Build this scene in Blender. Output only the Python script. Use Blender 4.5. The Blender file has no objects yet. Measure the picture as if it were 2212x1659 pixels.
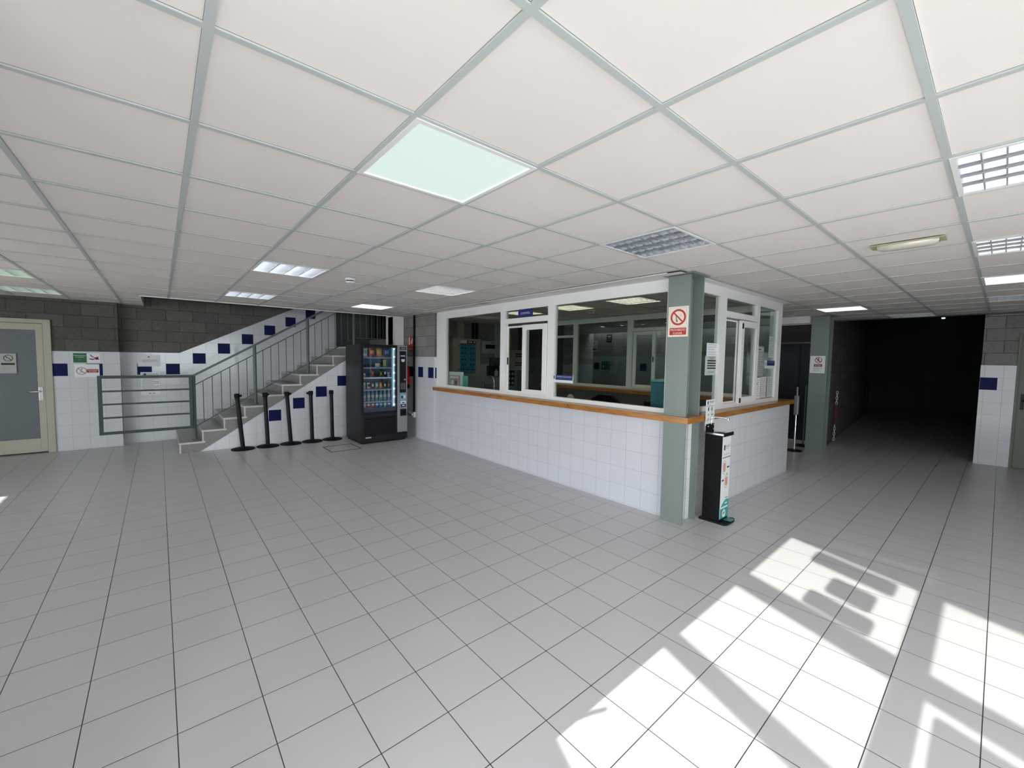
import bpy, math, random
from mathutils import Vector, Matrix
random.seed(7)
S = bpy.context.scene
COL = S.collection
# ------------------------------------------------------------------ camera
cd = bpy.data.cameras.new('camera'); cam = bpy.data.objects.new('camera', cd); COL.objects.link(cam)
F_PX = 897.9585
cd.sensor_fit = 'HORIZONTAL'; cd.sensor_width = 36.0; cd.lens = F_PX * 36.0 / 2212.0
cd.clip_start = 0.02; cd.clip_end = 200
R = ((0.7638827541698726, -0.6451765470088686, 0.015177650396649386),
     (-0.027595106112492985, -0.05615105069778049, -0.9980408657085017),
     (0.6447648005284485, 0.7619673763982604, -0.06069653453255426))
CAMZ = 1.6413
cam.matrix_world = Matrix(((R[0][0], -R[1][0], -R[2][0], 0), (R[0][1], -R[1][1], -R[2][1], 0),
                           (R[0][2], -R[1][2], -R[2][2], CAMZ), (0, 0, 0, 1)))
S.camera = cam
# ------------------------------------------------------------------ sky, sun, exposure
W = bpy.data.worlds.new('sky'); S.world = W; W.use_nodes = True
bg = W.node_tree.nodes['Background']; bg.inputs[0].default_value = (0.90, 0.94, 1.0, 1); bg.inputs[1].default_value = 14.5
TAN_E = 0.493
ld = bpy.data.lights.new('sun', 'SUN'); ld.energy = 27.0; ld.color = (1.0, 0.96, 0.88); ld.angle = math.radians(0.4)
sun = bpy.data.objects.new('sun', ld); COL.objects.link(sun)
sd = Vector((1.0, 0.012, -TAN_E)).normalized()
sun.rotation_euler = sd.to_track_quat('-Z', 'Y').to_euler(); sun.location = (-8, 0, 6)
vs = S.view_settings; vs.view_transform = 'Standard'; vs.look = 'None'; vs.exposure = 0.0; vs.gamma = 1.0; vs.use_curve_mapping = False
try:
    S.cycles.use_denoising = True; S.cycles.max_bounces = 10; S.cycles.diffuse_bounces = 6; S.cycles.transparent_max_bounces = 24
    S.cycles.sample_clamp_indirect = 6.0; S.cycles.caustics_reflective = False; S.cycles.caustics_refractive = False
except Exception: pass
def portal(loc, direction, sx, sy):
    l = bpy.data.lights.new('portal', 'AREA'); l.shape = 'RECTANGLE'; l.size = sx; l.size_y = sy
    l.cycles.is_portal = True
    o = bpy.data.objects.new('portal', l); COL.objects.link(o); o.location = loc
    o.rotation_euler = Vector(direction).to_track_quat('-Z', 'Z').to_euler(); return o
ZC = 2.497
# facade behind the camera: x = FX(y), slanted in plan
FS = 0.375
def FX(y): return -0.37 + (y - 1.18) * FS
XL = -5.5
fd = Vector((FS, 1, 0)).normalized(); fn = Vector((fd.y, -fd.x, 0))
pm = Vector((FX(-1.3), -1.3, 1.25)) - fn * 0.08
portal(pm, fn, 5.2, 2.4)
portal((.65, -4.18, 1.63), (0, 1, 0), 5.1, 1.55)
portal((XL - 0.1, 4.25, 1.25), (1, 0, 0), 6.1, 2.4)

# ------------------------------------------------------------------ materials
def new_mat(name):
    m = bpy.data.materials.new(name); m.use_nodes = True
    nt = m.node_tree; b = nt.nodes['Principled BSDF']; return m, nt, b
def P(name, col, rough=0.5, metal=0.0, noise=0.0, nscale=8.0, bump=0.0, spec=0.5, coat=0.0):
    m, nt, b = new_mat(name)
    b.inputs['Base Color'].default_value = (*col, 1); b.inputs['Roughness'].default_value = rough
    b.inputs['Metallic'].default_value = metal; b.inputs['Specular IOR Level'].default_value = spec
    b.inputs['Coat Weight'].default_value = coat
    if noise or bump:
        tc = nt.nodes.new('ShaderNodeTexCoord'); n = nt.nodes.new('ShaderNodeTexNoise')
        n.inputs['Scale'].default_value = nscale; n.inputs['Detail'].default_value = 5
        nt.links.new(tc.outputs['Object'], n.inputs['Vector'])
        if noise:
            mx = nt.nodes.new('ShaderNodeMix'); mx.data_type = 'RGBA'
            mx.inputs['A'].default_value = (*[c * (1 - noise) for c in col], 1)
            mx.inputs['B'].default_value = (*[min(1, c * (1 + noise)) for c in col], 1)
            nt.links.new(n.outputs['Fac'], mx.inputs['Factor']); nt.links.new(mx.outputs['Result'], b.inputs['Base Color'])
        if bump:
            bp = nt.nodes.new('ShaderNodeBump'); bp.inputs['Strength'].default_value = bump; bp.inputs['Distance'].default_value = 0.01
            nt.links.new(n.outputs['Fac'], bp.inputs['Height']); nt.links.new(bp.outputs['Normal'], b.inputs['Normal'])
    return m
def EM(name, col, s):
    m, nt, b = new_mat(name)
    b.inputs['Base Color'].default_value = (*[min(c, .8) for c in col], 1)
    b.inputs['Emission Color'].default_value = (*col, 1); b.inputs['Emission Strength'].default_value = s
    return m
def brickmat(name, axis, bw, bh, mortar, c1, c2, cm, offset, dx, dz, rough, bump=0.4, noise_bump=0.0, vary=0.0, nsc=30, rot=0.0, mrough=None, bmp_d=0.004, scuff=0.0):
    """axis: 'x' wall running along X, 'y' wall running along Y, 'z' floor"""
    m, nt, b = new_mat(name); N = nt.nodes.new; L = nt.links.new
    tc = N('ShaderNodeTexCoord'); sp = N('ShaderNodeSeparateXYZ'); cb = N('ShaderNodeCombineXYZ')
    L(tc.outputs['Object'], sp.inputs[0])
    L(sp.outputs['Y' if axis == 'y' else 'X'], cb.inputs['X']); L(sp.outputs['Y' if axis == 'z' else 'Z'], cb.inputs['Y'])
    mp = N('ShaderNodeMapping'); mp.vector_type = 'TEXTURE'
    mp.inputs['Location'].default_value = (dx, dz, 0); mp.inputs['Rotation'].default_value = (0, 0, rot); L(cb.outputs[0], mp.inputs[0])
    br = N('ShaderNodeTexBrick'); br.offset = offset; br.offset_frequency = 2; br.squash = 1.0
    br.inputs['Scale'].default_value = 1.0; br.inputs['Brick Width'].default_value = bw; br.inputs['Row Height'].default_value = bh
    br.inputs['Mortar Size'].default_value = mortar; br.inputs['Mortar Smooth'].default_value = 0.15
    br.inputs['Color1'].default_value = (*c1, 1); br.inputs['Color2'].default_value = (*c2, 1); br.inputs['Mortar'].default_value = (*cm, 1)
    L(mp.outputs[0], br.inputs['Vector'])
    src = br.outputs['Color']
    nz = N('ShaderNodeTexNoise'); nz.inputs['Scale'].default_value = nsc; nz.inputs['Detail'].default_value = 6; L(tc.outputs['Object'], nz.inputs['Vector'])
    if vary:
        mx = N('ShaderNodeMix'); mx.data_type = 'RGBA'; mx.blend_type = 'MULTIPLY'; mx.inputs['Factor'].default_value = 1.0
        rp = N('ShaderNodeValToRGB'); rp.color_ramp.elements[0].position = 0.3; rp.color_ramp.elements[1].position = 0.7
        rp.color_ramp.elements[0].color = (1 - vary,) * 3 + (1,); rp.color_ramp.elements[1].color = (1, 1, 1, 1)
        L(nz.outputs['Fac'], rp.inputs[0]); L(src, mx.inputs['A']); L(rp.outputs[0], mx.inputs['B']); src = mx.outputs['Result']
    if scuff:
        n2 = N('ShaderNodeTexNoise'); n2.inputs['Scale'].default_value = 1.3; n2.inputs['Detail'].default_value = 3; L(tc.outputs['Object'], n2.inputs['Vector'])
        r2 = N('ShaderNodeMapRange'); r2.inputs['From Min'].default_value = 0.3; r2.inputs['From Max'].default_value = 0.7
        r2.inputs['To Min'].default_value = rough; r2.inputs['To Max'].default_value = rough + scuff
        L(n2.outputs['Fac'], r2.inputs['Value']); L(r2.outputs[0], b.inputs['Roughness'])
    else: b.inputs['Roughness'].default_value = rough
    L(src, b.inputs['Base Color'])
    bp = N('ShaderNodeBump'); bp.invert = True; bp.inputs['Strength'].default_value = bump; bp.inputs['Distance'].default_value = bmp_d
    L(br.outputs['Fac'], bp.inputs['Height'])
    if noise_bump:
        b2 = N('ShaderNodeBump'); b2.inputs['Strength'].default_value = noise_bump; b2.inputs['Distance'].default_value = 0.01
        L(nz.outputs['Fac'], b2.inputs['Height']); L(b2.outputs['Normal'], bp.inputs['Normal'])
    L(bp.outputs['Normal'], b.inputs['Normal'])
    return m
def tile(name, axis, dx, c=(0.66, 0.67, 0.70)):
    return brickmat(name, axis, .205, .205, .0016, c, tuple(v * .97 for v in c), tuple(v * .62 for v in c), 0.0, dx, .015, .16, bump=.5, bmp_d=.003, noise_bump=.02, nsc=6)
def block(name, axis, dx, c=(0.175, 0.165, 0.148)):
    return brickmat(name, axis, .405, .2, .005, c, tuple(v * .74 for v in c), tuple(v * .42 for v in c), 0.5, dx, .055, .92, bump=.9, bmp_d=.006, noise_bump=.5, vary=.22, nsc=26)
M = {}
M['tile_y'] = tile('white_wall_tile_y', 'y', .0); M['tile_x'] = tile('white_wall_tile_x', 'x', .078)
M['tile_x2'] = tile('white_wall_tile_x_stair', 'x', .063, (.80, .81, .84))
M['tile_bf'] = tile('white_booth_tile_front', 'y', .05, (.66, .66, .72)); M['tile_bs'] = tile('white_booth_tile_side', 'x', .07, (.78, .77, .80))
M['tile_dim'] = tile('dimmed_wall_tile', 'y', .02, (.4, .42, .42))  # wall tile greyed, the dimness of the back rooms put into its colour
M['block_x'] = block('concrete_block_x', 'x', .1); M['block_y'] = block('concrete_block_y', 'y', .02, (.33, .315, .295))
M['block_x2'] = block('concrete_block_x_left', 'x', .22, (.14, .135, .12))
M['blue'] = P('navy_tile', (.012, .015, .085), .4, spec=.06)
M['floor'] = brickmat('grey_floor_tile', 'z', .32036, .32137, .0021, (.60, .585, .60), (.585, .57, .587), (.04, .037, .035), 0.0, .65498, 1.57495, .30, bump=.6, bmp_d=.003, noise_bump=0, nsc=3, rot=.0026, scuff=.06)
M['ceil'] = P('ceiling_tile_white', (.84, .775, .74), .75, noise=.012, nscale=3, bump=.05)
M['tee'] = P('ceiling_tee_grey', (.50, .535, .525), .5)
M['plenum'] = P('plenum_dark', (.16, .16, .16), .9)
M['plaster'] = P('white_plaster', (.82, .79, .78), .8, noise=.03, nscale=5)
M['alu'] = P('white_lacquered_aluminium', (.86, .85, .84), .35)
M['alu_d'] = P('aluminium_shadow_gasket', (.05, .05, .05), .6)
M['colgrey'] = P('grey_green_steel_paint', (.200, .232, .220), .38, noise=.06, nscale=5, bump=.03)
M['rail'] = P('grey_green_rail_paint', (.10, .125, .122), .38, spec=.3); M['gate'] = P('dark_grey_green_gate_paint', (.055, .075, .071), .42, spec=.25)
M['black'] = P('black_satin', (.008, .008, .010), .42, spec=.22)
M['black_m'] = P('black_matt', (.007, .007, .008), .7, spec=.15)
M['char'] = P('charcoal_sheet_metal', (.012, .0125, .014), .42, spec=.3)
M['chrome'] = P('chrome', (.75, .75, .76), .16, 1.0)
M['silver'] = P('silver_grey_panel', (.30, .30, .31), .38, .3)
M['white'] = P('white_plastic', (.80, .80, .80), .4)
M['paper'] = P('white_paper', (.82, .83, .86), .75, noise=.03, nscale=20)
M['paper2'] = P('greenish_paper', (.52, .58, .55), .75, noise=.03, nscale=20)
M['paperg'] = P('grey_printed_paper', (.28, .30, .32), .7)
M['ink'] = P('black_ink', (.02, .02, .025), .7); M['inkg'] = P('grey_ink', (.30, .31, .33), .7)
M['red'] = P('sign_red', (.50, .025, .015), .5); M['redd'] = P('dull_red', (.35, .02, .03), .5); M['cream'] = P('cream_sign', (.88, .78, .66), .5)
M['green'] = P('sign_green', (.008, .12, .045), .45); M['teal'] = P('teal_print', (.02, .36, .34), .45); M['navy'] = P('navy_print', (.012, .02, .16), .4)
M['skin'] = P('salmon_print', (.65, .25, .18), .5); M['yellow'] = P('warning_yellow', (.55, .40, .02), .5)
M['beige_door'] = P('beige_door_frame', (.45, .42, .34), .45, noise=.03, nscale=6)
M['frost'] = P('frosted_door_glass', (.13, .15, .17), .28, noise=.05, nscale=2)
M['doorgreen'] = P('grey_green_door', (.14, .155, .125), .5)
M['beige'] = P('beige_cabinet', (.42, .39, .30), .5); M['grey'] = P('mid_grey', (.22, .22, .22), .5); M['lgrey'] = P('light_grey_plastic', (.48, .48, .48), .45)
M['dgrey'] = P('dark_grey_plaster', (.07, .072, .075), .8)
M['marble'] = P('terrazzo_grey', (.23, .22, .205), .3, noise=.25, nscale=40)
M['marble_e'] = P('terrazzo_edge_cream', (.62, .59, .54), .4, noise=.1, nscale=40)
M['led'] = EM('led_diffuser', (.80, .98, .90), .72); M['led'].node_tree.nodes['Principled BSDF'].inputs['Base Color'].default_value = (.22, .24, .23, 1); M['led2'] = EM('led_diffuser_bright', (.92, 1.0, .95), 1.3)
M['led_edge'] = EM('led_edge_glow', (1, 1, .8), 1.3); M['tube'] = EM('fluorescent_tube', (.90, .95, 1.0), 8)
M['tube_w'] = EM('fluorescent_tube_warm', (1, .86, .62), 20); M['tube_g'] = EM('fluorescent_tube_green', (.72, 1.0, .62), 5)
M['tube_off'] = P('tube_off', (.7, .7, .7), .3)
M['reflector'] = P('satin_reflector', (.74, .76, .80), .3, .75)
M['reflector_off'] = P('unlit_reflector_dark', (.55, .57, .62), .3, .75); M['blade'] = P('louvre_blade', (.62, .64, .68), .3, .5); M['tube_s'] = EM('fluorescent_tube_dim', (1, .95, .85), 8); M['strip'] = EM('vending_led_strip', (.62, .85, .92), .55)
M['vend_in'] = P('vending_liner', (.16, .22, .30), .4)
M['shelf'] = P('vending_shelf', (.32, .36, .40), .3, .4)
M['blue_plastic'] = P('teal_blue_box', (.02, .16, .24), .4); M['blue_lid'] = P('pale_teal_lid', (.18, .45, .44), .45)
M['fire_red'] = P('extinguisher_red', (.42, .02, .015), .3)
M['exit'] = EM('tiny_green_lamp', (.6, 1.0, .8), 2.0)
M['lens'] = P('emergency_lamp_lens', (.62, .58, .5), .15, .2); M['plate'] = P('yellowed_metal_plate', (.50, .45, .30), .45)
M['stain'] = P('water_stain', (.62, .50, .30), .8)
M['conc'] = P('outside_paving', (.24, .235, .23), .9, noise=.1, nscale=4)
# pine counter
def wood():
    m, nt, b = new_mat('varnished_pine'); N = nt.nodes.new; L = nt.links.new
    tc = N('ShaderNodeTexCoord'); mp = N('ShaderNodeMapping'); mp.inputs['Scale'].default_value = (3, 3, 30)
    L(tc.outputs['Object'], mp.inputs[0]); nz = N('ShaderNodeTexNoise'); nz.inputs['Scale'].default_value = 1.6; nz.inputs['Detail'].default_value = 6; nz.inputs['Distortion'].default_value = .6
    L(mp.outputs[0], nz.inputs['Vector']); rp = N('ShaderNodeValToRGB'); e = rp.color_ramp.elements
    e[0].position = .3; e[0].color = (.26, .095, .018, 1); e[1].position = .72; e[1].color = (.50, .215, .045, 1)
    L(nz.outputs['Fac'], rp.inputs[0])
    vo = N('ShaderNodeTexVoronoi'); vo.inputs['Scale'].default_value = 5.5; L(tc.outputs['Object'], vo.inputs['Vector'])
    r2 = N('ShaderNodeValToRGB'); r2.color_ramp.elements[0].position = .06; r2.color_ramp.elements[1].position = .12; r2.color_ramp.elements[0].color = (.25, .2, .18, 1)
    L(vo.outputs['Distance'], r2.inputs[0]); mx = N('ShaderNodeMix'); mx.data_type = 'RGBA'; mx.blend_type = 'MULTIPLY'; mx.inputs['Factor'].default_value = 1
    L(rp.outputs[0], mx.inputs['A']); L(r2.outputs[0], mx.inputs['B']); L(mx.outputs['Result'], b.inputs['Base Color'])
    b.inputs['Roughness'].default_value = .3; b.inputs['Coat Weight'].default_value = .3; return m
M['wood'] = wood()
def glassmat(name, tint, refl=1.0):
    m = bpy.data.materials.new(name); m.use_nodes = True; nt = m.node_tree; nt.nodes.clear(); N = nt.nodes.new; L = nt.links.new
    o = N('ShaderNodeOutputMaterial'); mix = N('ShaderNodeMixShader'); t = N('ShaderNodeBsdfTransparent'); g = N('ShaderNodeBsdfGlossy')
    t.inputs[0].default_value = (*tint, 1); g.inputs['Roughness'].default_value = 0.0; g.inputs[0].default_value = (1, 1, 1, 1)
    lw = N('ShaderNodeLayerWeight'); lw.inputs['Blend'].default_value = 0.5
    pw = N('ShaderNodeMath'); pw.operation = 'POWER'; pw.inputs[1].default_value = 5.0; L(lw.outputs['Facing'], pw.inputs[0])
    ma = N('ShaderNodeMath'); ma.operation = 'MULTIPLY_ADD'; ma.inputs[1].default_value = .95 * refl; ma.inputs[2].default_value = .035 * refl; L(pw.outputs[0], ma.inputs[0])
    L(ma.outputs[0], mix.inputs[0]); L(t.outputs[0], mix.inputs[1]); L(g.outputs[0], mix.inputs[2]); L(mix.outputs[0], o.inputs[0]); return m
M['glass'] = glassmat('booth_glass', (.80, .84, .82), .28); M['glass_c'] = glassmat('clear_glass', (.9, .93, .92)); M['glass_f'] = glassmat('tinted_entrance_glass', (.58, .60, .59), .8); M['glass_v'] = glassmat('vending_glass', (.85, .9, .95), .6)

# ------------------------------------------------------------------ mesh builder
WLOC = {}
class MB:
    def __init__(s): s.v = []; s.f = []; s.mi = []; s.sm = []; s.mats = []
    def mid(s, m):
        m = M[m] if isinstance(m, str) else m
        if m not in s.mats: s.mats.append(m)
        return s.mats.index(m)
    def add(s, vs_, fs, mat, smooth=False):
        b = len(s.v); k = s.mid(mat); s.v += [tuple(p) for p in vs_]
        for f in fs: s.f.append(tuple(b + i for i in f)); s.mi.append(k); s.sm.append(smooth)
    def box(s, x0, x1, y0, y1, z0, z1, mat):
        x0, x1 = sorted((x0, x1)); y0, y1 = sorted((y0, y1)); z0, z1 = sorted((z0, z1))
        v = [(x, y, z) for x in (x0, x1) for y in (y0, y1) for z in (z0, z1)]
        s.add(v, [(0, 1, 3, 2), (4, 6, 7, 5), (0, 4, 5, 1), (2, 3, 7, 6), (0, 2, 6, 4), (1, 5, 7, 3)], mat); return s
    def obox(s, o, u, v_, w, mat):
        """parallelepiped from corner o with edge vectors u,v,w"""
        o, u, v_, w = map(Vector, (o, u, v_, w))
        p = [o + a * u + b * v_ + c * w for a in (0, 1) for b in (0, 1) for c in (0, 1)]
        f = [(0, 1, 3, 2), (4, 6, 7, 5), (0, 4, 5, 1), (2, 3, 7, 6), (0, 2, 6, 4), (1, 5, 7, 3)]
        if u.cross(v_).dot(w) < 0: f = [tuple(reversed(q)) for q in f]
        s.add(p, f, mat); return s
    def bar(s, p0, p1, w, h, mat, up=(0, 0, 1)):
        p0, p1 = Vector(p0), Vector(p1); d = p1 - p0; a = d.normalized(); r = a.cross(Vector(up))
        if r.length < 1e-5: r = a.cross(Vector((0, 1, 0)))
        r.normalize(); q = r.cross(a).normalized()
        return s.obox(p0 - r * w / 2 - q * h / 2, d, r * w, q * h, mat)
    def tube(s, pts, r, mat, n=10, caps=True, rs=None):
        pts = [Vector(p) for p in pts]; vs_ = []; fs = []; prev = None
        for i, p in enumerate(pts):
            t = (pts[min(i + 1, len(pts) - 1)] - pts[max(i - 1, 0)]).normalized()
            if prev is None:
                a = t.cross(Vector((0, 0, 1)));
                if a.length < 1e-4: a = t.cross(Vector((1, 0, 0)))
            else: a = prev - t * prev.dot(t)
            a.normalize(); prev = a; b = t.cross(a); rr = rs[i] if rs else r
            vs_ += [p + rr * (math.cos(2 * math.pi * k / n) * a + math.sin(2 * math.pi * k / n) * b) for k in range(n)]
        for i in range(len(pts) - 1):
            for k in range(n): fs.append((i * n + k, i * n + (k + 1) % n, (i + 1) * n + (k + 1) % n, (i + 1) * n + k))
        s.add(vs_, fs, mat, True)
        if caps:
            s.add(vs_[:n], [tuple(reversed(range(n)))], mat); s.add(vs_[-n:], [tuple(range(n))], mat)
        return s
    def lathe(s, prof, c, mat, n=20, axis='z'):
        vs_ = []; fs = []
        for r, z in prof:
            for k in range(n):
                a = 2 * math.pi * k / n; x, y = r * math.cos(a), r * math.sin(a)
                vs_.append((c[0] + x, c[1] + y, c[2] + z) if axis == 'z' else ((c[0] + x, c[1] + z, c[2] + y) if axis == 'y' else (c[0] + z, c[1] + x, c[2] + y)))
        for i in range(len(prof) - 1):
            for k in range(n):
                q = (i * n + k, i * n + (k + 1) % n, (i + 1) * n + (k + 1) % n, (i + 1) * n + k); fs.append(q if axis != 'y' else tuple(reversed(q)))
        s.add(vs_, fs, mat, True)
        s.add(vs_[:n], [tuple(range(n))], mat); s.add(vs_[-n:], [tuple(range(n))], mat); return s
    def prism(s, pts, o, u, v_, d, mat, side=None):
        """2D polygon extruded along normal by d (front at o)"""
        o, u, v_ = Vector(o), Vector(u), Vector(v_); nn = u.cross(v_).normalized(); n = len(pts)
        a = [o + p[0] * u + p[1] * v_ for p in pts]; b = [p - nn * d for p in a]
        s.add(a, [tuple(range(n))], mat); s.add(b, [tuple(reversed(range(n)))], side or mat)
        s.add(a + b, [(i, i + n, (i + 1) % n + n, (i + 1) % n) for i in range(n)], side or mat); return s
    def quad(s, a, b, c, d, mat): s.add([a, b, c, d], [(0, 1, 2, 3)], mat); return s
    def build(s, name, parent=None, loc=None, bevel=0, kind=None):
        me = bpy.data.meshes.new(name)
        if parent is not None:
            org = WLOC[parent.name]
            if loc is not None: org = Vector(loc)
        else: org = Vector(loc) if loc is not None else Vector((0, 0, 0))
        me.from_pydata([tuple(Vector(p) - org) for p in s.v], [], s.f)
        for m in s.mats: me.materials.append(m)
        me.polygons.foreach_set('material_index', s.mi); me.polygons.foreach_set('use_smooth', s.sm); me.update()
        o = bpy.data.objects.new(name, me); COL.objects.link(o); WLOC[o.name] = org
        if parent is not None: o.parent = parent; o.location = org - WLOC[parent.name]
        else: o.location = org
        if bevel:
            b = o.modifiers.new('bevel', 'BEVEL'); b.width = bevel; b.segments = 2; b.limit_method = 'ANGLE'; b.angle_limit = math.radians(40)
        if kind: o['kind'] = kind
        return o
def thing(name, label, cat, loc, group=None):
    o = bpy.data.objects.new(name, None); o.empty_display_size = .1; COL.objects.link(o); o.location = loc; WLOC[o.name] = Vector(loc)
    return tag(o, label, cat, group)
def tag(o, label, cat, group=None):
    o['label'] = label; o['category'] = cat
    if group: o['group'] = group
    return o
def struct(o, label=None):
    o['kind'] = 'structure'
    if label: o['label'] = label
    return o
def copy_tree(o, loc=None, parent=None):
    c = o.copy(); COL.objects.link(c)
    if parent is not None: c.parent = parent
    WLOC[c.name] = Vector(loc) if loc is not None else WLOC.get(o.name, Vector((0, 0, 0)))
    if loc is not None: c.location = loc
    for ch in [x for x in bpy.data.objects if x.parent == o]: copy_tree(ch, None, c)
    return c
_tc = {}
def text_mesh(txt):
    if txt in _tc: return _tc[txt]
    cu = bpy.data.curves.new('t', 'FONT'); cu.body = txt; cu.size = 1.0; cu.resolution_u = 3; cu.align_x = 'LEFT'
    ob = bpy.data.objects.new('t', cu); COL.objects.link(ob); bpy.context.view_layer.update()
    dg = bpy.context.evaluated_depsgraph_get(); me = bpy.data.meshes.new_from_object(ob.evaluated_get(dg))
    vs_ = [(v.co.x, v.co.y) for v in me.vertices]; fs = [tuple(p.vertices) for p in me.polygons]
    fl = []
    for f in fs:
        a = sum(vs_[f[i]][0] * vs_[f[(i + 1) % len(f)]][1] - vs_[f[(i + 1) % len(f)]][0] * vs_[f[i]][1] for i in range(len(f)))
        fl.append(f if a > 0 else tuple(reversed(f)))
    bpy.data.objects.remove(ob); bpy.data.curves.remove(cu); bpy.data.meshes.remove(me)
    xs = [p[0] for p in vs_]; ys = [p[1] for p in vs_]
    _tc[txt] = (vs_, fl, min(xs), max(xs), min(ys), max(ys)); return _tc[txt]
NX = (Vector((0, -1, 0)), Vector((0, 0, 1)))   # panel facing -X : right = -Y
NY = (Vector((1, 0, 0)), Vector((0, 0, 1)))    # panel facing -Y : right = +X
class Sheet(MB):
    """a flat printed thing: origin = lower-left corner seen from the front"""
    def __init__(s, o, fr, w, h, mat, th=.002):
        super().__init__(); s.o = Vector(o); s.u, s.w_ = fr; s.n = s.u.cross(s.w_).normalized(); s.W = w; s.H = h; s.l = 0
        s.obox(s.o - s.n * 0, s.u * w, s.w_ * h, s.n * th, mat); s.th = th
    def at(s, x, y, k=1): return s.o + s.u * x + s.w_ * y + s.n * (s.th + .0005 * k)
    def poly(s, pts, mat, k=1):
        s.add([s.at(x, y, k) for x, y in pts], [tuple(range(len(pts)))], mat); return s
    def rect(s, x, y, w, h, mat, k=1): return s.poly([(x, y), (x + w, y), (x + w, y + h), (x, y + h)], mat, k)
    def disc(s, x, y, r, mat, k=1, n=28, ry=None): return s.poly([(x + r * math.cos(2 * math.pi * i / n), y + (ry or r) * math.sin(2 * math.pi * i / n)) for i in range(n)], mat, k)
    def ring(s, x, y, r, t, mat, k=1, n=32):
        for i in range(n):
            a, b = 2 * math.pi * i / n, 2 * math.pi * (i + 1) / n
            s.poly([(x + (r - t) * math.cos(a), y + (r - t) * math.sin(a)), (x + r * math.cos(a), y + r * math.sin(a)), (x + r * math.cos(b), y + r * math.sin(b)), (x + (r - t) * math.cos(b), y + (r - t) * math.sin(b))], mat, k)
        return s
    def line(s, x0, y0, x1, y1, t, mat, k=1):
        d = Vector((x1 - x0, y1 - y0)); n = Vector((-d.y, d.x)).normalized() * t / 2
        return s.poly([(x0 - n.x, y0 - n.y), (x1 - n.x, y1 - n.y), (x1 + n.x, y1 + n.y), (x0 + n.x, y0 + n.y)], mat, k)
    def text(s, txt, x, y, w, h, mat, k=2):
        """fit the text in the box whose centre is x,y"""
        if txt == '': return s.rect(x - w / 2, y - h * .35, w, h * .7, mat, k)   # lettering too small to read
        v, f, a, b, c, d = text_mesh(txt); sc = min(w / (b - a), h / (d - c)); sx = min(w / (b - a), sc * 1.25)
        s.add([s.at(x + (p[0] - (a + b) / 2) * sx, y + (p[1] - (c + d) / 2) * sc, k) for p in v], f, mat); return s
    def lines(s, x, y0, w, n, dy, mat, t=.004, k=1):
        for i in range(n): s.rect(x, y0 - i * dy, w * (1 if i % 3 != 2 else .7), t, mat, k)
        return s
PI = math.pi

# ================================================================== SETTING
b = MB(); b.quad((XL, -4, 0), (21, -4, 0), (21, 10.2, 0), (XL, 10.2, 0), 'floor'); b.quad((XL, -4, -.1), (XL, 10.2, -.1), (21, 10.2, -.1), (21, -4, -.1), 'conc')
struct(b.build('floor'))
b = MB(); b.box(-30, XL - .02, -30, 30, -.14, -.06, 'conc'); b.box(XL - .02, FX(-4) , -30, 1.1, -.14, -.06, 'conc'); b.box(FX(-4), -.4, -4, 1.1, -.14, -.12, 'conc')
struct(b.build('floor_outside'))
# ---- ceiling : tiles with open 2.5 mm joints beside tees, recess holes where the fittings sit
PI = math.pi
GX, GY, GP = .7206, 1.4013, .6
FIX = {}   # cell -> kind
for c_, k_ in {(0, 0): 'led', (0, 5): 'lou_on', (0, 9): 'lou_on', (3, 9): 'led2', (3, 5): 'lou_semi', (3, 0): 'lou_off', (3, -3): 'lou_off', (6, -3): 'lou_off',
               (9, -3): 'led2', (12, -3): 'lou_off', (12, 0): 'led2', (15, -1): 'lou_off', (-4, 9): 'lou_g', (-4, 12): 'lou_g', (7, 5): 'lou_w', (7, 3): 'lou_w', (7, 7): 'lou_w',
               (6, 9): 'led2'}.items(): FIX[c_] = k_
REG = [(XL, 10.30, 1.2, 8.42), (-2.4, 10.30, -4.0, 1.2), (XL, -0.2, 8.42, 10.0), (-.54, -.2, 10.0, 10.2)]
b = MB()
for i in range(-12, 17):
    for j in range(-10, 15):
        if (i, j) in FIX: continue
        for (x0, x1, y0, y1) in REG:
            a0 = max(GX + GP * i + .0128, x0); a1 = min(GX + GP * (i + 1) - .0128, x1); c0 = max(GY + GP * j + .0128, y0); c1 = min(GY + GP * (j + 1) - .0128, y1)
            if a1 - a0 > .01 and c1 - c0 > .01:
                pg = [(a0, c0), (a0, c1), (a1, c1), (a1, c0)]
                if y0 < 0:
                    q = []
                    for k in range(4):
                        A, B = pg[k], pg[(k + 1) % 4]; fa, fb = A[0] - FX(A[1]), B[0] - FX(B[1])
                        if fa >= 0: q.append(A)
                        if fa * fb < 0: tt_ = fa / (fa - fb); q.append((A[0] + (B[0] - A[0]) * tt_, A[1] + (B[1] - A[1]) * tt_))
                    pg = q
                if len(pg) > 2: b.add([(p[0], p[1], 2.504) for p in pg], [tuple(range(len(pg)))], 'ceil')
for i in range(-10, 17):
    x = GX + GP * i
    for (x0, x1, y0, y1) in REG:
        if x0 < x < x1: b.box(x - .012, x + .012, y0, min(y1, 1.18 + (x + .37) / FS) if y0 < 0 else y1, ZC, 2.5035, 'tee')
for j in range(-8, 15):
    y = GY + GP * j
    for (x0, x1, y0, y1) in REG:
        if y0 < y < y1: b.box(max(x0, FX(y)) if y0 < 0 else x0, x1, y - .012, y + .012, ZC + .0003, 2.5032, 'tee')
struct(b.build('ceiling'))
b = MB()
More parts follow.
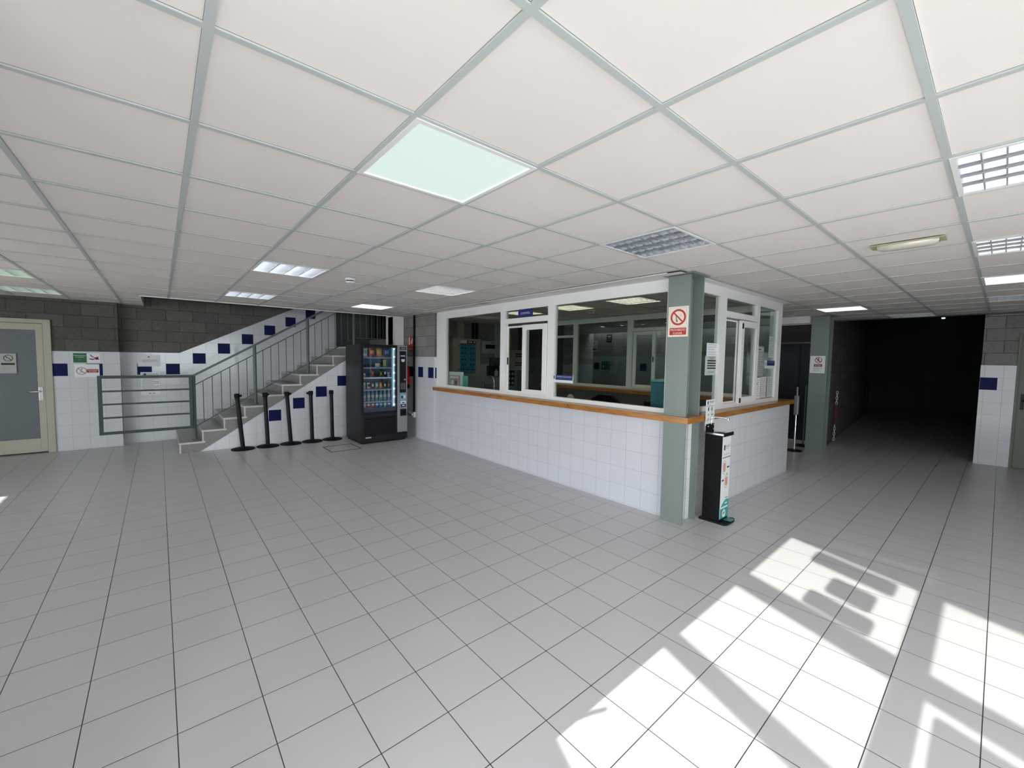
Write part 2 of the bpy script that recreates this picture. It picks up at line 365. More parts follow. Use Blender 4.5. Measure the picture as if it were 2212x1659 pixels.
b.prism([(XL - .1, 1.15), (FX(1.2) - .05, 1.15), (FX(-4.2) - .05, -4.2), (10.3, -4.2), (10.3, 8.44), (XL - .1, 8.44)], (0, 0, 2.76), (1, 0, 0), (0, 1, 0), .1, 'plenum'); b.box(XL - .2, -.2, 8.44, 10.4, 2.66, 2.76, 'plenum')
b.box(-.2, 4.1, 8.405, 8.42, 2.49, 2.72, 'plaster'); b.box(-.215, -.2, 8.42, 10.2, 2.49, 2.72, 'plaster')   # plaster edges round the stair void
b.box(-.3, 4.3, 8.35, 10.5, 4.6, 4.7, 'plaster'); b.box(-.3, 4.3, 8.3, 8.40, 2.72, 4.6, 'plaster'); b.box(-.3, -.216, 8.40, 10.4, 2.72, 4.6, 'plaster'); b.box(3.98, 4.3, 8.3, 10.5, 4.2, 4.6, 'plaster')
b.box(10.30, 10.48, -4.2, 2.35, 2.49, 3.7, 'plenum')
struct(b.build('ceiling_slab'))
b = MB(); b.box(3.775, 4.06, 2.02, 7.0, 2.488, 2.4965, 'plaster'); b.box(3.775, 6.95, 2.02, 2.16, 2.4881, 2.4964, 'plaster'); random.seed(3)
for rr, zz in ((.075, 2.4875), (.045, 2.487)): b.add([(3.83 + rr * (1 + .3 * random.random()) * math.cos(2 * PI * k / 20) * .7, 5.28 + rr * (1.6 + .4 * random.random()) * math.sin(2 * PI * k / 20), zz) for k in range(20)], [tuple(reversed(range(20)))], 'stain' if rr > .05 else 'plate')
struct(b.build('trim_1'))
b = MB(); b.box(9.0, 9.2, 2.32, 8.4, 2.37, 2.4965, 'plaster'); struct(b.build('trim_2'))
# ---- walls
TT = 1.655
def blue_x(b, x, row, y, w=.205, d=.0012, clip=None):   # tile on a wall facing -Y, row 0 = 1.245..1.45
    z = 1.245 + .205 * row; x1 = x + w
    b.quad((x + .001, y - d, z + .001), (x1 - .001, y - d, z + .001), (x1 - .001, y - d, z + .204), (x + .001, y - d, z + .204), 'blue')
def blue_y(b, y0, y1, row, x, d=.0012):
    z = 1.245 + .205 * row
    b.quad((x - d, y1 - .001, z + .001), (x - d, y0 + .001, z + .001), (x - d, y0 + .001, z + .204), (x - d, y1 - .001, z + .204), 'blue')
# back wall behind the stairs
b = MB(); o_, u_, v_ = (0, 10.2, 0), (1, 0, 0), (0, 0, 1)
b.prism([(-.54, 0), (3.18, 0), (3.18, 3.12), (.285, TT), (-.54, TT)], o_, u_, v_, .02, 'tile_x')
b.prism([(3.18, 0), (3.98, 0), (3.98, 4.6), (3.18, 4.6)], o_, u_, v_, .02, 'dgrey')
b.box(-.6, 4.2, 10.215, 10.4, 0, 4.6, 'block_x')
for x, r in [(-.327, 0), (.078, 0), (.483, 1), (.888, 2), (1.298, 3), (1.708, 4), (2.113, 5), (2.523, 6), (2.93, 7)]: blue_x(b, x, r, 10.2)
struct(b.build('wall_back'))
# left part standing 0.2 m forward, with the door in it
b = MB()
b.prism([(-1.343, 0), (-.54, 0), (-.54, TT), (-1.343, TT)], (0, 10.0, 0), u_, v_, .02, 'tile_x')
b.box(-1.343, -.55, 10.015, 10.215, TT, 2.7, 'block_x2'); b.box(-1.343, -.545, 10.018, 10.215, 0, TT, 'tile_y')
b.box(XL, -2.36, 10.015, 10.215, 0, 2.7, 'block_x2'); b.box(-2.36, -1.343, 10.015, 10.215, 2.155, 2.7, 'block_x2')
b.quad((-.541, 10.0, 0), (-.541, 10.2, 0), (-.541, 10.2, TT), (-.541, 10.0, TT), 'tile_y')
b.quad((-1.342, 9.9988, 1.246), (-1.174, 9.9988, 1.246), (-1.174, 9.9988, 1.449), (-1.342, 9.9988, 1.449), 'blue'); blue_x(b, -.963, 0, 10.0)
b.box(-2.36, -1.343, 10.135, 10.2, 0, 2.155, 'dgrey')
struct(b.build('wall_back_left'))
# stair side wall (triangle)
b = MB(); sl = .642
b.prism([(.472, 0), (3.98, 0), (3.98, 1.7), (.472 + (1.7 - .011) / sl, 1.7)], (0, 8.67, 0), u_, v_, .02, 'tile_x2')
for x, r in [(1.493, -4), (1.90, -3), (2.308, -2), (2.718, -1)]: blue_x(b, x, r, 8.67)
struct(b.build('wall_stair_side'))
# wall beside the vending machine
b = MB()
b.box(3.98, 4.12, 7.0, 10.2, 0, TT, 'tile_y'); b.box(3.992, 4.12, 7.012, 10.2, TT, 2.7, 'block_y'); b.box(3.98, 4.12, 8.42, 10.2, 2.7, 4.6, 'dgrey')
for a, c in [(7.03, 7.235), (7.44, 7.645), (7.85, 8.055)]: blue_y(b, a, c, 0, 3.98)
b.quad((3.998, 6.9984, 1.246), (4.028, 6.9984, 1.246), (4.028, 6.9984, 1.449), (3.998, 6.9984, 1.449), 'blue')
b.quad((3.979, 6.9992, 0), (4.121, 6.9992, 0), (4.121, 6.9992, TT), (3.979, 6.9992, TT), 'tile_x'); b.quad((3.991, 7.0112, TT), (4.121, 7.0112, TT), (4.121, 7.0112, 2.5), (3.991, 7.0112, 2.5), 'block_x')
struct(b.build('wall_vending_side'))
b = MB(); b.box(3.79, 3.979, 8.3, 8.40, 0, 2.49, 'plaster'); b.box(3.791, 3.978, 8.40, 8.66, 0, 2.49, 'plaster'); b.box(3.791, 3.978, 8.425, 8.78, 1.9, 4.55, 'plaster'); struct(b.build('trim_3'))
# booth low walls
b = MB(); b.box(4.0, 4.12, 2.22, 7.0, 0, 1.03, 'tile_bf'); struct(b.build('wall_booth_front'))
b = MB(); b.box(4.13, 7.24, 2.06, 2.2, 0, 1.03, 'tile_bs'); struct(b.build('wall_booth_side'))
b = MB(); b.box(6.8, 7.24, 2.2, 6.9, 0, 1.03, 'grey'); b.box(7.3, 7.4, 6.9, 8.4, 0, 2.66, 'dgrey'); b.box(6.8, 7.4, 6.86, 6.9, 0, 2.66, 'dgrey'); struct(b.build('wall_booth_rear'))
b = MB(); b.box(4.12, 10.6, 8.4, 8.5, 0, 1.5, 'tile_dim'); b.box(4.12, 10.6, 8.41, 8.5, 1.5, 2.66, 'block_y'); struct(b.build('wall_booth_back'))
b = MB(); b.box(10.45, 10.6, 2.3, 8.4, 0, 1.76, 'tile_dim'); b.box(10.46, 10.6, 2.3, 8.4, 1.76, 2.66, 'block_y')
for y0 in (6.5, 8.15, 8.55): b.quad((10.4488, y0 + .21, 1.35), (10.4488, y0, 1.35), (10.4488, y0, 1.56), (10.4488, y0 + .21, 1.56), 'blue')
struct(b.build('wall_far'))
# corridor
b = MB(); cdv = Vector((7.53, .665, 0))
b.obox((10.17, 2.215, 0), cdv, (0, 0, 3.6), (-.012, .14, 0), 'block_x'); struct(b.build('wall_corridor_left'))
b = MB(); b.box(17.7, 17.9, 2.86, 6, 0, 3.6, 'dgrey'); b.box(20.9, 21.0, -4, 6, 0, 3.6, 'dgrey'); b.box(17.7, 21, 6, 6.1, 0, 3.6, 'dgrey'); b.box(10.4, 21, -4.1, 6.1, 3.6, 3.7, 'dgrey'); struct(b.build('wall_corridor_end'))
# wall with the grey door, right
b = MB()
b.box(10.48, 10.68, -.13, .255, 0, TT, 'tile_y'); b.box(10.492, 10.68, -.13, .25, TT, 2.7, 'block_y'); b.box(10.492, 10.68, -1.1, -.13, 2.17, 2.7, 'block_y'); b.box(10.492, 10.68, -4.1, -1.1, 0, 2.7, 'block_y')
blue_y(b, .06, .254, 0, 10.48); struct(b.build('wall_right_end'))
b = MB(); b.box(3.2, 21, -4.2, -4.0, 0, 3.6, 'block_x'); b.box(-2.6, 3.2, -4.2, -4.0, 0, .85, 'block_x'); b.box(-2.6, -1.9, -4.2, -4.0, .85, 2.66, 'block_x'); b.box(-1.9, 3.2, -4.2, -4.0, 2.42, 2.66, 'block_x'); struct(b.build('wall_right'))
# ---- outer windows behind the camera
def win_frame(name, p0, d, L, posts, bars, zs=(0, 2.497), mat='alu', t=.06, pane='glass_c'):
    """glazed front from p0 along unit d; posts at distances, bars = heights (z0,z1)"""
    p0 = Vector(p0); d = Vector(d).normalized(); n = Vector((d.y, -d.x, 0))
    fr = MB()
    for q, w in posts: fr.obox(p0 + d * (q - w / 2) - n * t / 2 + Vector((0, 0, zs[0])), d * w, n * t, (0, 0, zs[1] - zs[0]), mat)
    for z0, z1 in bars: fr.obox(p0 - n * t * .46 + Vector((0, 0, z0)), d * L, n * t * .92, (0, 0, z1 - z0), mat)
    o = fr.build(name); struct(o)
    if pane:
        g = MB(); g.obox(p0 - n * .003 + Vector((0, 0, zs[0])), d * L, n * .006, (0, 0, zs[1] - zs[0]), pane); g.build('glass_pane', parent=o)
    return o
Lf = (5.18 ** 2 * (1 + FS * FS)) ** .5; kf = (1 + FS * FS) ** .5
def yd(y): return (1.2 - y) * kf
bars = [(0, .06), (.70, .80), (1.27, 1.334), (1.778, 1.882), (2.42, 2.5)]
win_frame('window_4', (FX(1.2), 1.2, 0), (-FS, -1, 0), Lf, [(.0, .1), (yd(.185), .125), (yd(-.90), .1), (yd(-1.9), .1), (yd(-2.9), .1), (yd(-3.95), .1)], bars, pane='glass_f')
# vinyl strips and a pull handle on that glass: their shadows fall in the sun patches
nf = fn
def vinyl(name, y0, y1, z0, z1, label, r=.03):
    b = MB(); a = Vector((FX(y0), y0, 0)) + nf * .006; u = Vector((FS, 1, 0)); n = 6; w = y1 - y0; h = z1 - z0; r = min(r, h / 2 - .001)
    pts = []
    for cx, cz, a0 in ((w - r, h - r, 0), (r, h - r, 90), (r, r, 180), (w - r, r, 270)):
        for k in range(n): t = math.radians(a0 + 90 * k / (n - 1)); pts.append((cx + r * math.cos(t), cz + r * math.sin(t)))
    b.prism(pts, a + Vector((0, 0, z0)), u, (0, 0, 1), -.003, 'white'); o = b.build(name, loc=(FX((y0 + y1) / 2), (y0 + y1) / 2, z0)); tag(o, label, 'sticker', 'vinyl strips on the entrance glass'); return o
vinyl('window_sticker', .36, .91, 2.25, 2.385, 'long white vinyl strip near the top of the entrance glass')
vinyl('window_sticker', .43, .71, 2.05, 2.2, 'short white vinyl strip in the middle of the entrance glass')
vinyl('window_sticker', .39, .78, 1.90, 2.02, 'white vinyl strip just above the entrance glass transom')
vinyl('window_sticker', -.6, .085, 1.52, 1.73, 'wide white vinyl panel on the next entrance pane', .02)
b = MB(); hx = FX(1.14) + .03; b.tube([(hx, 1.16, .86), (hx + .03, 1.125, .90), (hx, 1.10, .94)], .010, 'black'); tag(b.build('door_pull', loc=(hx, 1.12, .86)), 'short black pull fixed to the entrance frame post', 'handle')
b = MB(); b.box(XL - .1, XL, 7.3, 10.2, 0, 2.66, 'block_y'); struct(b.build('wall_left'))
win_frame('window_5', (XL, 1.2, 0), (0, 1, 0), 6.1, [(i * 1.0, .08) for i in range(7)], [(0, .06), (.9, .96), (2.42, 2.5)])
b = MB(); b.box(XL, FX(1.2) - .06, 1.215, 1.315, 0, 2.66, 'plaster'); struct(b.build('wall_porch'))
win_frame('window_7', (3.2, -4.1, 0), (-1, 0, 0), 5.1, [(.04, .08), (1.3, .08), (2.55, .08), (3.8, .08), (5.06, .08)], [(.85, .91), (2.37, 2.42)], zs=(.85, 2.42))
# unseen canopy and panel added outside the left windows to block the sun
b = MB(); b.box(-11.5, XL - .1, 1.25, 6.2, 2.55, 2.7, 'conc'); b.box(-11.5, XL - .1, 7.2, 14, 2.55, 2.7, 'conc'); b.box(XL - .8, XL - .1, 6.2, 7.2, 2.55, 2.7, 'conc'); b.box(XL - .1, XL - .04, 6.15, 7.25, 2.08, 2.55, 'alu')
struct(b.build('added_sun_canopy'))
b = MB(); b.box(XL - .2, XL - .1, 1.2, 10, 2.5, 2.7, 'conc')
struct(b.build('trim_6'))
# ---- booth glazing
def pane_part(parent, x0, x1, y0, y1, z0, z1, mat='glass'):
    g = MB(); g.box(x0, x1, y0, y1, z0, z1, mat); return g.build('glass_pane', parent=parent)
XA = 4.03; XB = 4.09; XG = 4.06
b = MB()
b.box(XA + .001, XB + .02, 2.1, 6.9, 2.36, 2.4965, 'alu'); b.box(XA + .001, XB - .001, 2.1, 6.9, 1.092, 1.142, 'alu')
for y0, y1 in [(6.665, 7.0), (4.94, 5.06), (3.90, 4.03), (2.1, 2.29)]: b.box(XA, XB, y0, y1, 1.093, 2.49, 'alu')
b.box(XA + .001, XB - .001, 4.02, 4.95, 2.165, 2.24, 'alu')
w1 = b.build('window_1'); struct(w1)
for y0, y1 in [(6.652, 6.665), (5.06, 5.073), (4.917, 4.93), (4.04, 4.053), (3.887, 3.9), (2.29, 2.303)]:
    pass
pane_part(w1, XG, XG + .006, 5.06, 6.665, 1.142, 2.36); pane_part(w1, XG, XG + .006, 4.03, 4.94, 2.24, 2.36); pane_part(w1, XG, XG + .006, 2.29, 3.90, 1.142, 2.36)
def sash(parent, axis, a0, a1, f0, f1, z0, z1, wd=.07, glass=True, name='sliding_sash'):
    b = MB()
    def bx(p0, p1, q0, q1): (b.box(f0, f1, p0, p1, q0, q1, 'alu') if axis == 'y' else b.box(p0, p1, f0, f1, q0, q1, 'alu'))
    bx(a0, a0 + wd, z0, z1); bx(a1 - wd, a1, z0, z1); bx(a0 + wd, a1 - wd, z0, z0 + wd); bx(a0 + wd, a1 - wd, z1 - wd, z1)
    o = b.build(name, parent=parent, bevel=.003)
    m = (f0 + f1) / 2
    if glass:
        if axis == 'y': pane_part(o, m - .003, m + .003, a0 + wd, a1 - wd, z0 + wd, z1 - wd)
        else: pane_part(o, a0 + wd, a1 - wd, m - .003, m + .003, z0 + wd, z1 - wd)
    return o
s1 = sash(w1, 'y', 4.04, 4.53, 4.012, 4.052, 1.13, 2.13, .075)
s2 = sash(w1, 'y', 4.46, 4.93, 4.060, 4.088, 1.135, 2.13, .028)
b = MB(); b.box(4.052, 4.06, 4.895, 4.915, 1.55, 1.66, 'black'); b.build('latch', parent=w1)
# side B
YA = 2.11; YB = 2.17; YG = 2.14
b = MB(); b.box(4.135, 6.89, YA + .001, YB + .02, 2.38, 2.4965, 'alu'); b.box(4.135, 6.87, YA + .001, YB - .001, 1.092, 1.145, 'alu')
for x0, x1 in [(4.13, 4.25), (4.87, 5.03), (5.945, 6.045), (6.73, 6.88)]: b.box(x0, x1, YA, YB, 1.093, 2.49, 'alu')
b.box(5.02, 5.96, YA + .001, YB - .001, 2.165, 2.235, 'alu')
w2 = b.build('window_2'); struct(w2)
pane_part(w2, 4.25, 4.87, YG, YG + .006, 1.145, 2.38); pane_part(w2, 5.03, 5.95, YG, YG + .006, 2.235, 2.38); pane_part(w2, 6.045, 6.73, YG, YG + .006, 1.145, 2.38)
s3 = sash(w2, 'x', 5.42, 5.96, 2.085, 2.125, 1.13, 2.15, .08); s4 = sash(w2, 'x', 5.035, 5.47, 2.145, 2.168, 1.14, 2.15, .022, glass=False, name='sliding_track')
b = MB(); b.box(5.425, 5.45, 2.075, 2.086, 2.05, 2.115, 'black'); b.box(5.425, 5.45, 2.075, 2.086, 1.14, 1.2, 'black'); b.build('roller_cover', parent=s3)
# rear C
XC0 = 6.83; XC1 = 6.89
b = MB(); b.box(XC0 + .001, XC1 - .001, 2.18, 6.87, 2.40, 2.4965, 'alu'); b.box(XC0 + .001, XC1 - .001, 2.18, 6.87, 1.092, 1.145, 'alu')
for y0, y1 in [(5.93, 6.045), (4.56, 4.685), (3.45, 3.56), (6.75, 6.88), (2.171, 2.25)]: b.box(XC0, XC1, y0, y1, 1.093, 2.49, 'alu')
b.box(XC0 + .001, XC1 - .001, 3.55, 4.57, 2.19, 2.25, 'alu'); b.box(XC0 + .001, XC1 - .001, 6.04, 6.76, 2.12, 2.17, 'alu')
w3 = b.build('window_3'); struct(w3)
pane_part(w3, 6.857, 6.863, 4.685, 5.93, 1.145, 2.40); pane_part(w3, 6.857, 6.863, 2.25, 3.45, 1.145, 2.40); pane_part(w3, 6.857, 6.863, 3.56, 4.56, 2.25, 2.40)
sash(w3, 'y', 4.07, 4.53, 6.80, 6.835, 1.13, 2.18, .065)
b = MB(); b.box(6.79, 6.80, 4.095, 4.11, 1.62, 1.72, 'black'); b.build('latch', parent=w3)
# ---- door, left
b = MB()
for x0, x1, z0, z1 in [(-1.43, -1.343, 0, 2.155), (-2.36, -2.27, 0, 2.155), (-2.27, -1.43, 2.09, 2.155)]: b.box(x0, x1, 9.975, 10.13, z0, z1, 'beige_door')
d1 = b.build('door_1', bevel=.004); struct(d1)
b = MB()
for x0, x1, z0, z1 in [(-1.512, -1.435, .02, 2.085), (-2.265, -2.18, .02, 2.085), (-2.18, -1.512, .02, .24), (-2.18, -1.512, 1.982, 2.085)]: b.box(x0, x1, 10.0, 10.045, z0, z1, 'beige_door')
lf = b.build('door_leaf', parent=d1, bevel=.003)
b = MB(); b.box(-2.18, -1.512, 10.018, 10.026, .24, 1.982, 'frost'); b.build('frosted_pane', parent=lf)
b = MB(); b.box(-1.506, -1.456, 9.992, 10.0, .85, 1.075, 'chrome'); hp = b.build('handle_plate', parent=lf, bevel=.003)
b = MB(); b.tube([(-1.48, 9.995, 1.0), (-1.48, 9.945, 1.0), (-1.50, 9.937, 1.0), (-1.595, 9.935, 1.0)], .010, 'chrome'); b.build('lever_handle', parent=lf)
# ---- door, right
b = MB()
b.box(10.46, 10.62, -.16, -.131, 0, 2.17, 'doorgreen'); b.box(10.46, 10.62, -1.1, -1.07, 0, 2.17, 'doorgreen'); b.box(10.46, 10.62, -1.07, -.16, 2.14, 2.17, 'doorgreen')
d2 = b.build('door_2'); struct(d2)
b = MB(); b.box(10.49, 10.53, -1.068, -.162, .01, 2.138, 'doorgreen'); l2 = b.build('door_leaf', parent=d2)
b = MB(); b.box(10.478, 10.49, -.235, -.195, .95, 1.2, 'black'); b.tube([(10.49, -.215, 1.09), (10.44, -.215, 1.09), (10.43, -.23, 1.09), (10.43, -.33, 1.09)], .011, 'black'); b.build('lever_handle', parent=l2)
# dark double door behind the column, right
b = MB(); b.box(10.40, 10.45, 2.36, 3.3, 0, 2.05, P('blue_black_door', (.004, .006, .018), .5)); b.box(10.39, 10.449, 2.8, 2.83, .02, 2.03, 'black'); d3 = b.build('door_3'); struct(d3)
b = MB(); b.box(10.38, 10.45, 2.4, 3.25, 2.09, 2.45, P('dark_brown_board', (.022, .013, .010), .7)); struct(b.build('trim_5'))

# ================================================================== THINGS
# ---- counters
b = MB()
pts = [(3.885, 6.86), (3.885, 1.945), (7.31, 2.025), (7.31, 2.4), (4.22, 2.4), (4.22, 2.36), (4.2, 2.36), (4.2, 6.86)]
pts = [(3.885, 6.9), (3.885, 1.945), (7.31, 2.02), (7.31, 2.38), (4.25, 2.38), (4.25, 6.9)]
# the H column passes through: cut a slot
pts = [(3.885, 6.9), (3.885, 2.245), (3.925, 2.245), (3.925, 1.985), (3.885, 1.985), (3.885, 1.945), (7.31, 2.02), (7.31, 2.38), (4.25, 2.38), (4.25, 6.9)]
pts = [(3.885, 1.95), (7.31, 2.02), (7.31, 2.38), (4.27, 2.38), (4.27, 6.9), (3.885, 6.9)]
b.prism([(x, y) for x, y in pts], (0, 0, 1.09), (1, 0, 0), (0, 1, 0), .06, 'wood')
ct = tag(b.build('wooden_counter', bevel=.004), 'varnished knotty pine counter running round the tiled booth', 'counter')
b = MB(); b.box(6.62, 7.3, 2.39, 6.84, 1.03, 1.09, 'wood'); tag(b.build('wooden_counter', bevel=.004), 'dark pine shelf under the rear windows inside the booth', 'counter')
# ---- steel columns
def hcol(x0, x1, y0, y1, label):
    t = thing('steel_column', label, 'column', ((x0 + x1) / 2, (y0 + y1) / 2, 0)); ym = (y0 + y1) / 2
    b = MB(); b.box(x0, x0 + .016, y0, y1, 0, ZC - .012, 'colgrey'); b.build('flange', parent=t, bevel=.002)
    b = MB(); b.box(x1 - .016, x1, y0, y1, 0, ZC - .012, 'colgrey'); b.build('flange', parent=t, bevel=.002)
    b = MB(); b.box(x0 + .016, x1 - .016, ym - .006, ym + .006, 0, ZC - .012, 'colgrey'); b.build('web', parent=t)
    b = MB(); b.box(x0 - .05, x1 + .03, y0 - .04, y1 + .04, ZC - .010, ZC - .002, 'colgrey'); b.build('top_plate', parent=t)
    return t
hcol(3.93, 4.212, 1.995, 2.228, 'grey-green steel H column at the front corner of the booth')
hcol(9.09, 9.34, 2.04, 2.31, 'grey-green steel H column beside the dark corridor')
# ---- stairs
stz = lambda n: .185 * n - .011
stx = lambda n: .2 + .3035 * (n - 1)
st = thing('staircase', 'grey terrazzo staircase climbing along the back wall', 'stairs', (.2, 9.4, 0))
NS = 10
for n in range(1, NS + 1):
    b = MB(); x, z = stx(n), stz(n); z0 = stz(n - 1) if n > 1 else 0
    b.box(x - .008, x + .345, 8.655, 10.198, z - .03, z, 'marble_e'); b.quad((x + .002, 8.665, z + .0006), (x + .345, 8.665, z + .0006), (x + .345, 10.198, z + .0006), (x + .002, 10.198, z + .0006), 'marble')
    b.box(x, x + .022, 8.66, 10.198, z0, z - .03, 'marble_e'); b.quad((x - .0006, 10.198, z0), (x - .0006, 8.672, z0), (x - .0006, 8.672, z - .032), (x - .0006, 10.198, z - .032), 'marble')
    b.box(x + .022, x + .305 if n < NS else 3.975, 8.70, 10.198, z0 - .1 if n > 1 else 0, z - .03, 'marble')
    if n == NS: b.box(x + .3, 3.975, 8.655, 10.198, z - .03, z, 'marble_e')
    b.build('step', parent=st)
pl = [(.24, 0), (.472, 0), (.472 + (stz(NS) - .011) / sl, stz(NS))]
zig = []
for n in range(NS, 0, -1):
    zig += [(stx(n) + .022, stz(n) - .03), (stx(n) + .022, (stz(n - 1) if n > 1 else 0) - (.03 if n > 1 else 0))]
pl = [(.472, 0.0), (.472 + (1.7 - .011) / sl, 1.7), (3.975, 1.7), (3.975, stz(NS) - .03)] + zig
b = MB(); b.prism(pl, (0, 8.664, 0), u_, v_, .036, 'marble'); b.build('stringer', parent=st)
# railing
YR = 8.95
rl = thing('stair_railing', 'grey-green painted steel railing along the stairs', 'railing', (.425, YR, .174))
hr = lambda x: 1.28 + .603 * (x - .425)
px = [.425, 1.335, 2.245, 3.155]
b = MB(); b.bar((.40, YR, hr(.40) - .01), (3.155, YR, hr(3.155) - .01), .045, .035, 'rail'); b.bar((3.14, YR, hr(3.155) - .01), (3.92, YR, hr(3.155) - .01), .045, .035, 'rail'); b.build('handrail', parent=rl, bevel=.004)
for x in px:
    n = min(NS, int((x - .2) / .3035) + 1); zb = stz(n)
    b = MB(); b.tube([(x, YR, zb), (x, YR, hr(x) - .02)], .027, 'rail', 14); b.lathe([(.045, 0), (.045, .008)], (x, YR, zb), 'rail'); b.build('post', parent=rl)
b = MB(); b.tube([(.45, YR, 1.115), (3.155, YR, 1.115 + .603 * 2.705), (3.92, YR, 1.115 + .603 * 2.705)], .008, 'rail', 8); b.build('rail', parent=rl)
b = MB(); b.tube([(.45, YR, .40), (3.155, YR, .40 + .603 * 2.705), (3.92, YR, .40 + .603 * 2.705)], .008, 'rail', 8); b.build('rail', parent=rl)
for k in range(25):
    x = .555 + .1303 * k
    if min(abs(x - q) for q in px) < .05 or x > 3.9: continue
    b = MB(); b.tube([(x, YR, .40 + .603 * (min(x, 3.155) - .45)), (x, YR, 1.115 + .603 * (min(x, 3.155) - .45))], .0065, 'rail', 8); b.build('baluster', parent=rl)
# gate
YGt = 8.92
gt = thing('stair_gate', 'grey-green steel barrier gate hinged on the first stair post', 'gate', (-.18, YGt, .38))
for x in (-.745, .36):
    b = MB(); b.box(x, x + .048, YGt - .02, YGt + .02, .365, 1.285, 'gate'); b.build('stile', parent=gt, bevel=.003)
for i, z in enumerate([1.262, 1.042, .838, .628, .388]):
    b = MB(); h = .022 if i in (0, 4) else .013; b.box(-.70, .36, YGt - .015, YGt + .015, z - h, z + h, 'gate'); b.build('crossbar', parent=gt, bevel=.002)
for z in (.5, 1.1): b = MB(); b.tube([(.385, YGt, z), (.40, YGt, z)], .014, 'gate'); b.build('hinge', parent=gt)
# ---- black belt posts
def stanchion(x, y):
    t = thing('queue_post', '', 'queue post', (x, y, 0))
    b = MB(); b.lathe([(.180, 0), (.181, .008), (.17, .016), (.06, .026), (.045, .034)], (x, y, 0), 'black_m', 32); b.build('base', parent=t)
    b = MB(); b.lathe([(.033, .03), (.033, .90)], (x, y, 0), 'black', 20); b.build('pole', parent=t)
    b = MB(); b.lathe([(.038, .895), (.041, .905), (.041, .962), (.036, .972)], (x, y, 0), 'black_m', 20); b.box(x + .03, x + .07, y - .018, y + .018, .915, .95, 'black_m'); b.build('belt_head', parent=t)
    return t
sps = [(1.06, 8.465, -.078, 0, 'black belt post nearest the stairs foot, leaning left'), (1.44, 8.475, -.034, .6, 'second black belt post from the stairs foot'),
       (1.815, 8.48, -.058, 0, 'middle black belt post of five, under the stairs'), (2.185, 8.48, -.02, PI, 'black belt post fourth from the stairs foot, its clip facing left'), (2.555, 8.48, -.016, 1.2, 'black belt post nearest the vending machine')]
s0 = stanchion(sps[0][0], sps[0][1])
for i, (x, y, lean, rz, lb) in enumerate(sps):
    o = s0 if i == 0 else copy_tree(s0, (x, y, 0)); o['label'] = lb; o['group'] = 'black belt posts in a row by the stairs'
    for ch in [c for c in bpy.data.objects if c.parent == o and not c.name.startswith('base')]: ch.rotation_euler = (0, lean, rz) if rz == 0 else Matrix.Rotation(lean, 3, 'Y').to_euler()
    if rz:
        for ch in [c for c in bpy.data.objects if c.parent == o and c.name.startswith('belt_head')]: ch.rotation_euler = (Matrix.Rotation(lean, 3, 'Y') @ Matrix.Rotation(rz, 3, 'Z')).to_euler()
# silver post
t = thing('queue_post', 'chrome queue post with grey sleeve beside the far steel column', 'queue post', (9.02, 2.455, 0))
b = MB(); b.lathe([(.13, 0), (.13, .012), (.12, .02), (.03, .035)], (9.02, 2.455, 0), 'black', 28); b.build('base', parent=t)
b = MB(); b.lathe([(.018, .03), (.018, 1.19), (.012, 1.2)], (9.02, 2.455, 0), 'chrome', 18); b.build('pole', parent=t)
b = MB(); b.box(8.985, 9.055, 2.42, 2.49, .68, 1.04, 'silver'); b.build('sleeve', parent=t, bevel=.01)
t = thing('queue_post', 'slim dark post half hidden behind the far steel column', 'queue post', (9.72, 2.50, 0))
b = MB(); b.lathe([(.16, 0), (.16, .012), (.02, .03)], (9.72, 2.50, 0), 'black', 28); b.build('base', parent=t)
b = MB(); b.lathe([(.014, .03), (.014, 1.2)], (9.72, 2.50, 0), 'colgrey', 14); b.build('pole', parent=t)
# manhole
b = MB()
for x0, x1, y0, y1 in [(2.19, 2.70, 7.325, 7.337), (2.19, 2.70, 7.83, 7.842), (2.19, 2.202, 7.337, 7.83), (2.688, 2.70, 7.337, 7.83)]: b.box(x0, x1, y0, y1, -.004, .003, 'black_m')
pass
tag(b.build('inspection_cover', loc=(2.44, 7.58, 0)), 'square dark framed inspection cover in the floor before the vending machine', 'floor cover')

# ---- vending machine
VX0, VX1, VF, VB, VZ = 2.81, 3.73, 7.62, 8.44, 1.868
vm = thing('vending_machine', 'black and grey snack and drink vending machine with lit glass front', 'vending machine', (3.27, 8.03, 0))
b = MB(); d0 = VF + .03
b.box(VX0, VX0 + .04, d0, VB, .03, VZ, 'char'); b.box(3.51, VX1, d0, VB, .03, VZ, 'char'); b.box(VX0 + .04, 3.51, d0, VB, 1.835, VZ, 'char'); b.box(VX0 + .04, 3.51, d0, VB, .03, .58, 'char'); b.box(VX0 + .04, 3.51, VB - .12, VB, .58, 1.835, 'vend_in')
b.box(VX0 + .02, VX1 - .02, d0 + .03, VB - .02, .0, .03, 'black_m')
b.build('cabinet', parent=vm, bevel=.006)
b = MB()
b.box(VX0, 2.858, VF, d0, .55, VZ, 'black'); b.box(3.492, 3.52, VF, d0, .55, VZ, 'black'); b.box(2.858, 3.492, VF, d0, 1.822, VZ, 'black'); b.box(2.858, 3.492, VF, d0, .55, .60, 'black')
b.box(VX0, VX1, VF, d0, .03, .15, 'char'); b.box(VX0, 2.87, VF, d0, .15, .55, 'char'); b.box(3.49, 3.52, VF, d0, .15, .55, 'char'); b.box(2.87, 3.49, VF, d0, .50, .55, 'char')
door = b.build('door', parent=vm, bevel=.003)
b = MB(); b.box(2.858, 3.492, VF + .012, VF + .017, .60, 1.822, 'glass_v'); b.build('glass_pane', parent=door)
b = MB(); b.box(2.858, 3.492, VF + .008, VF + .022, .60, .672, P('dark_blue_kick', (.03, .04, .08), .3)); b.build('lower_trim', parent=door)
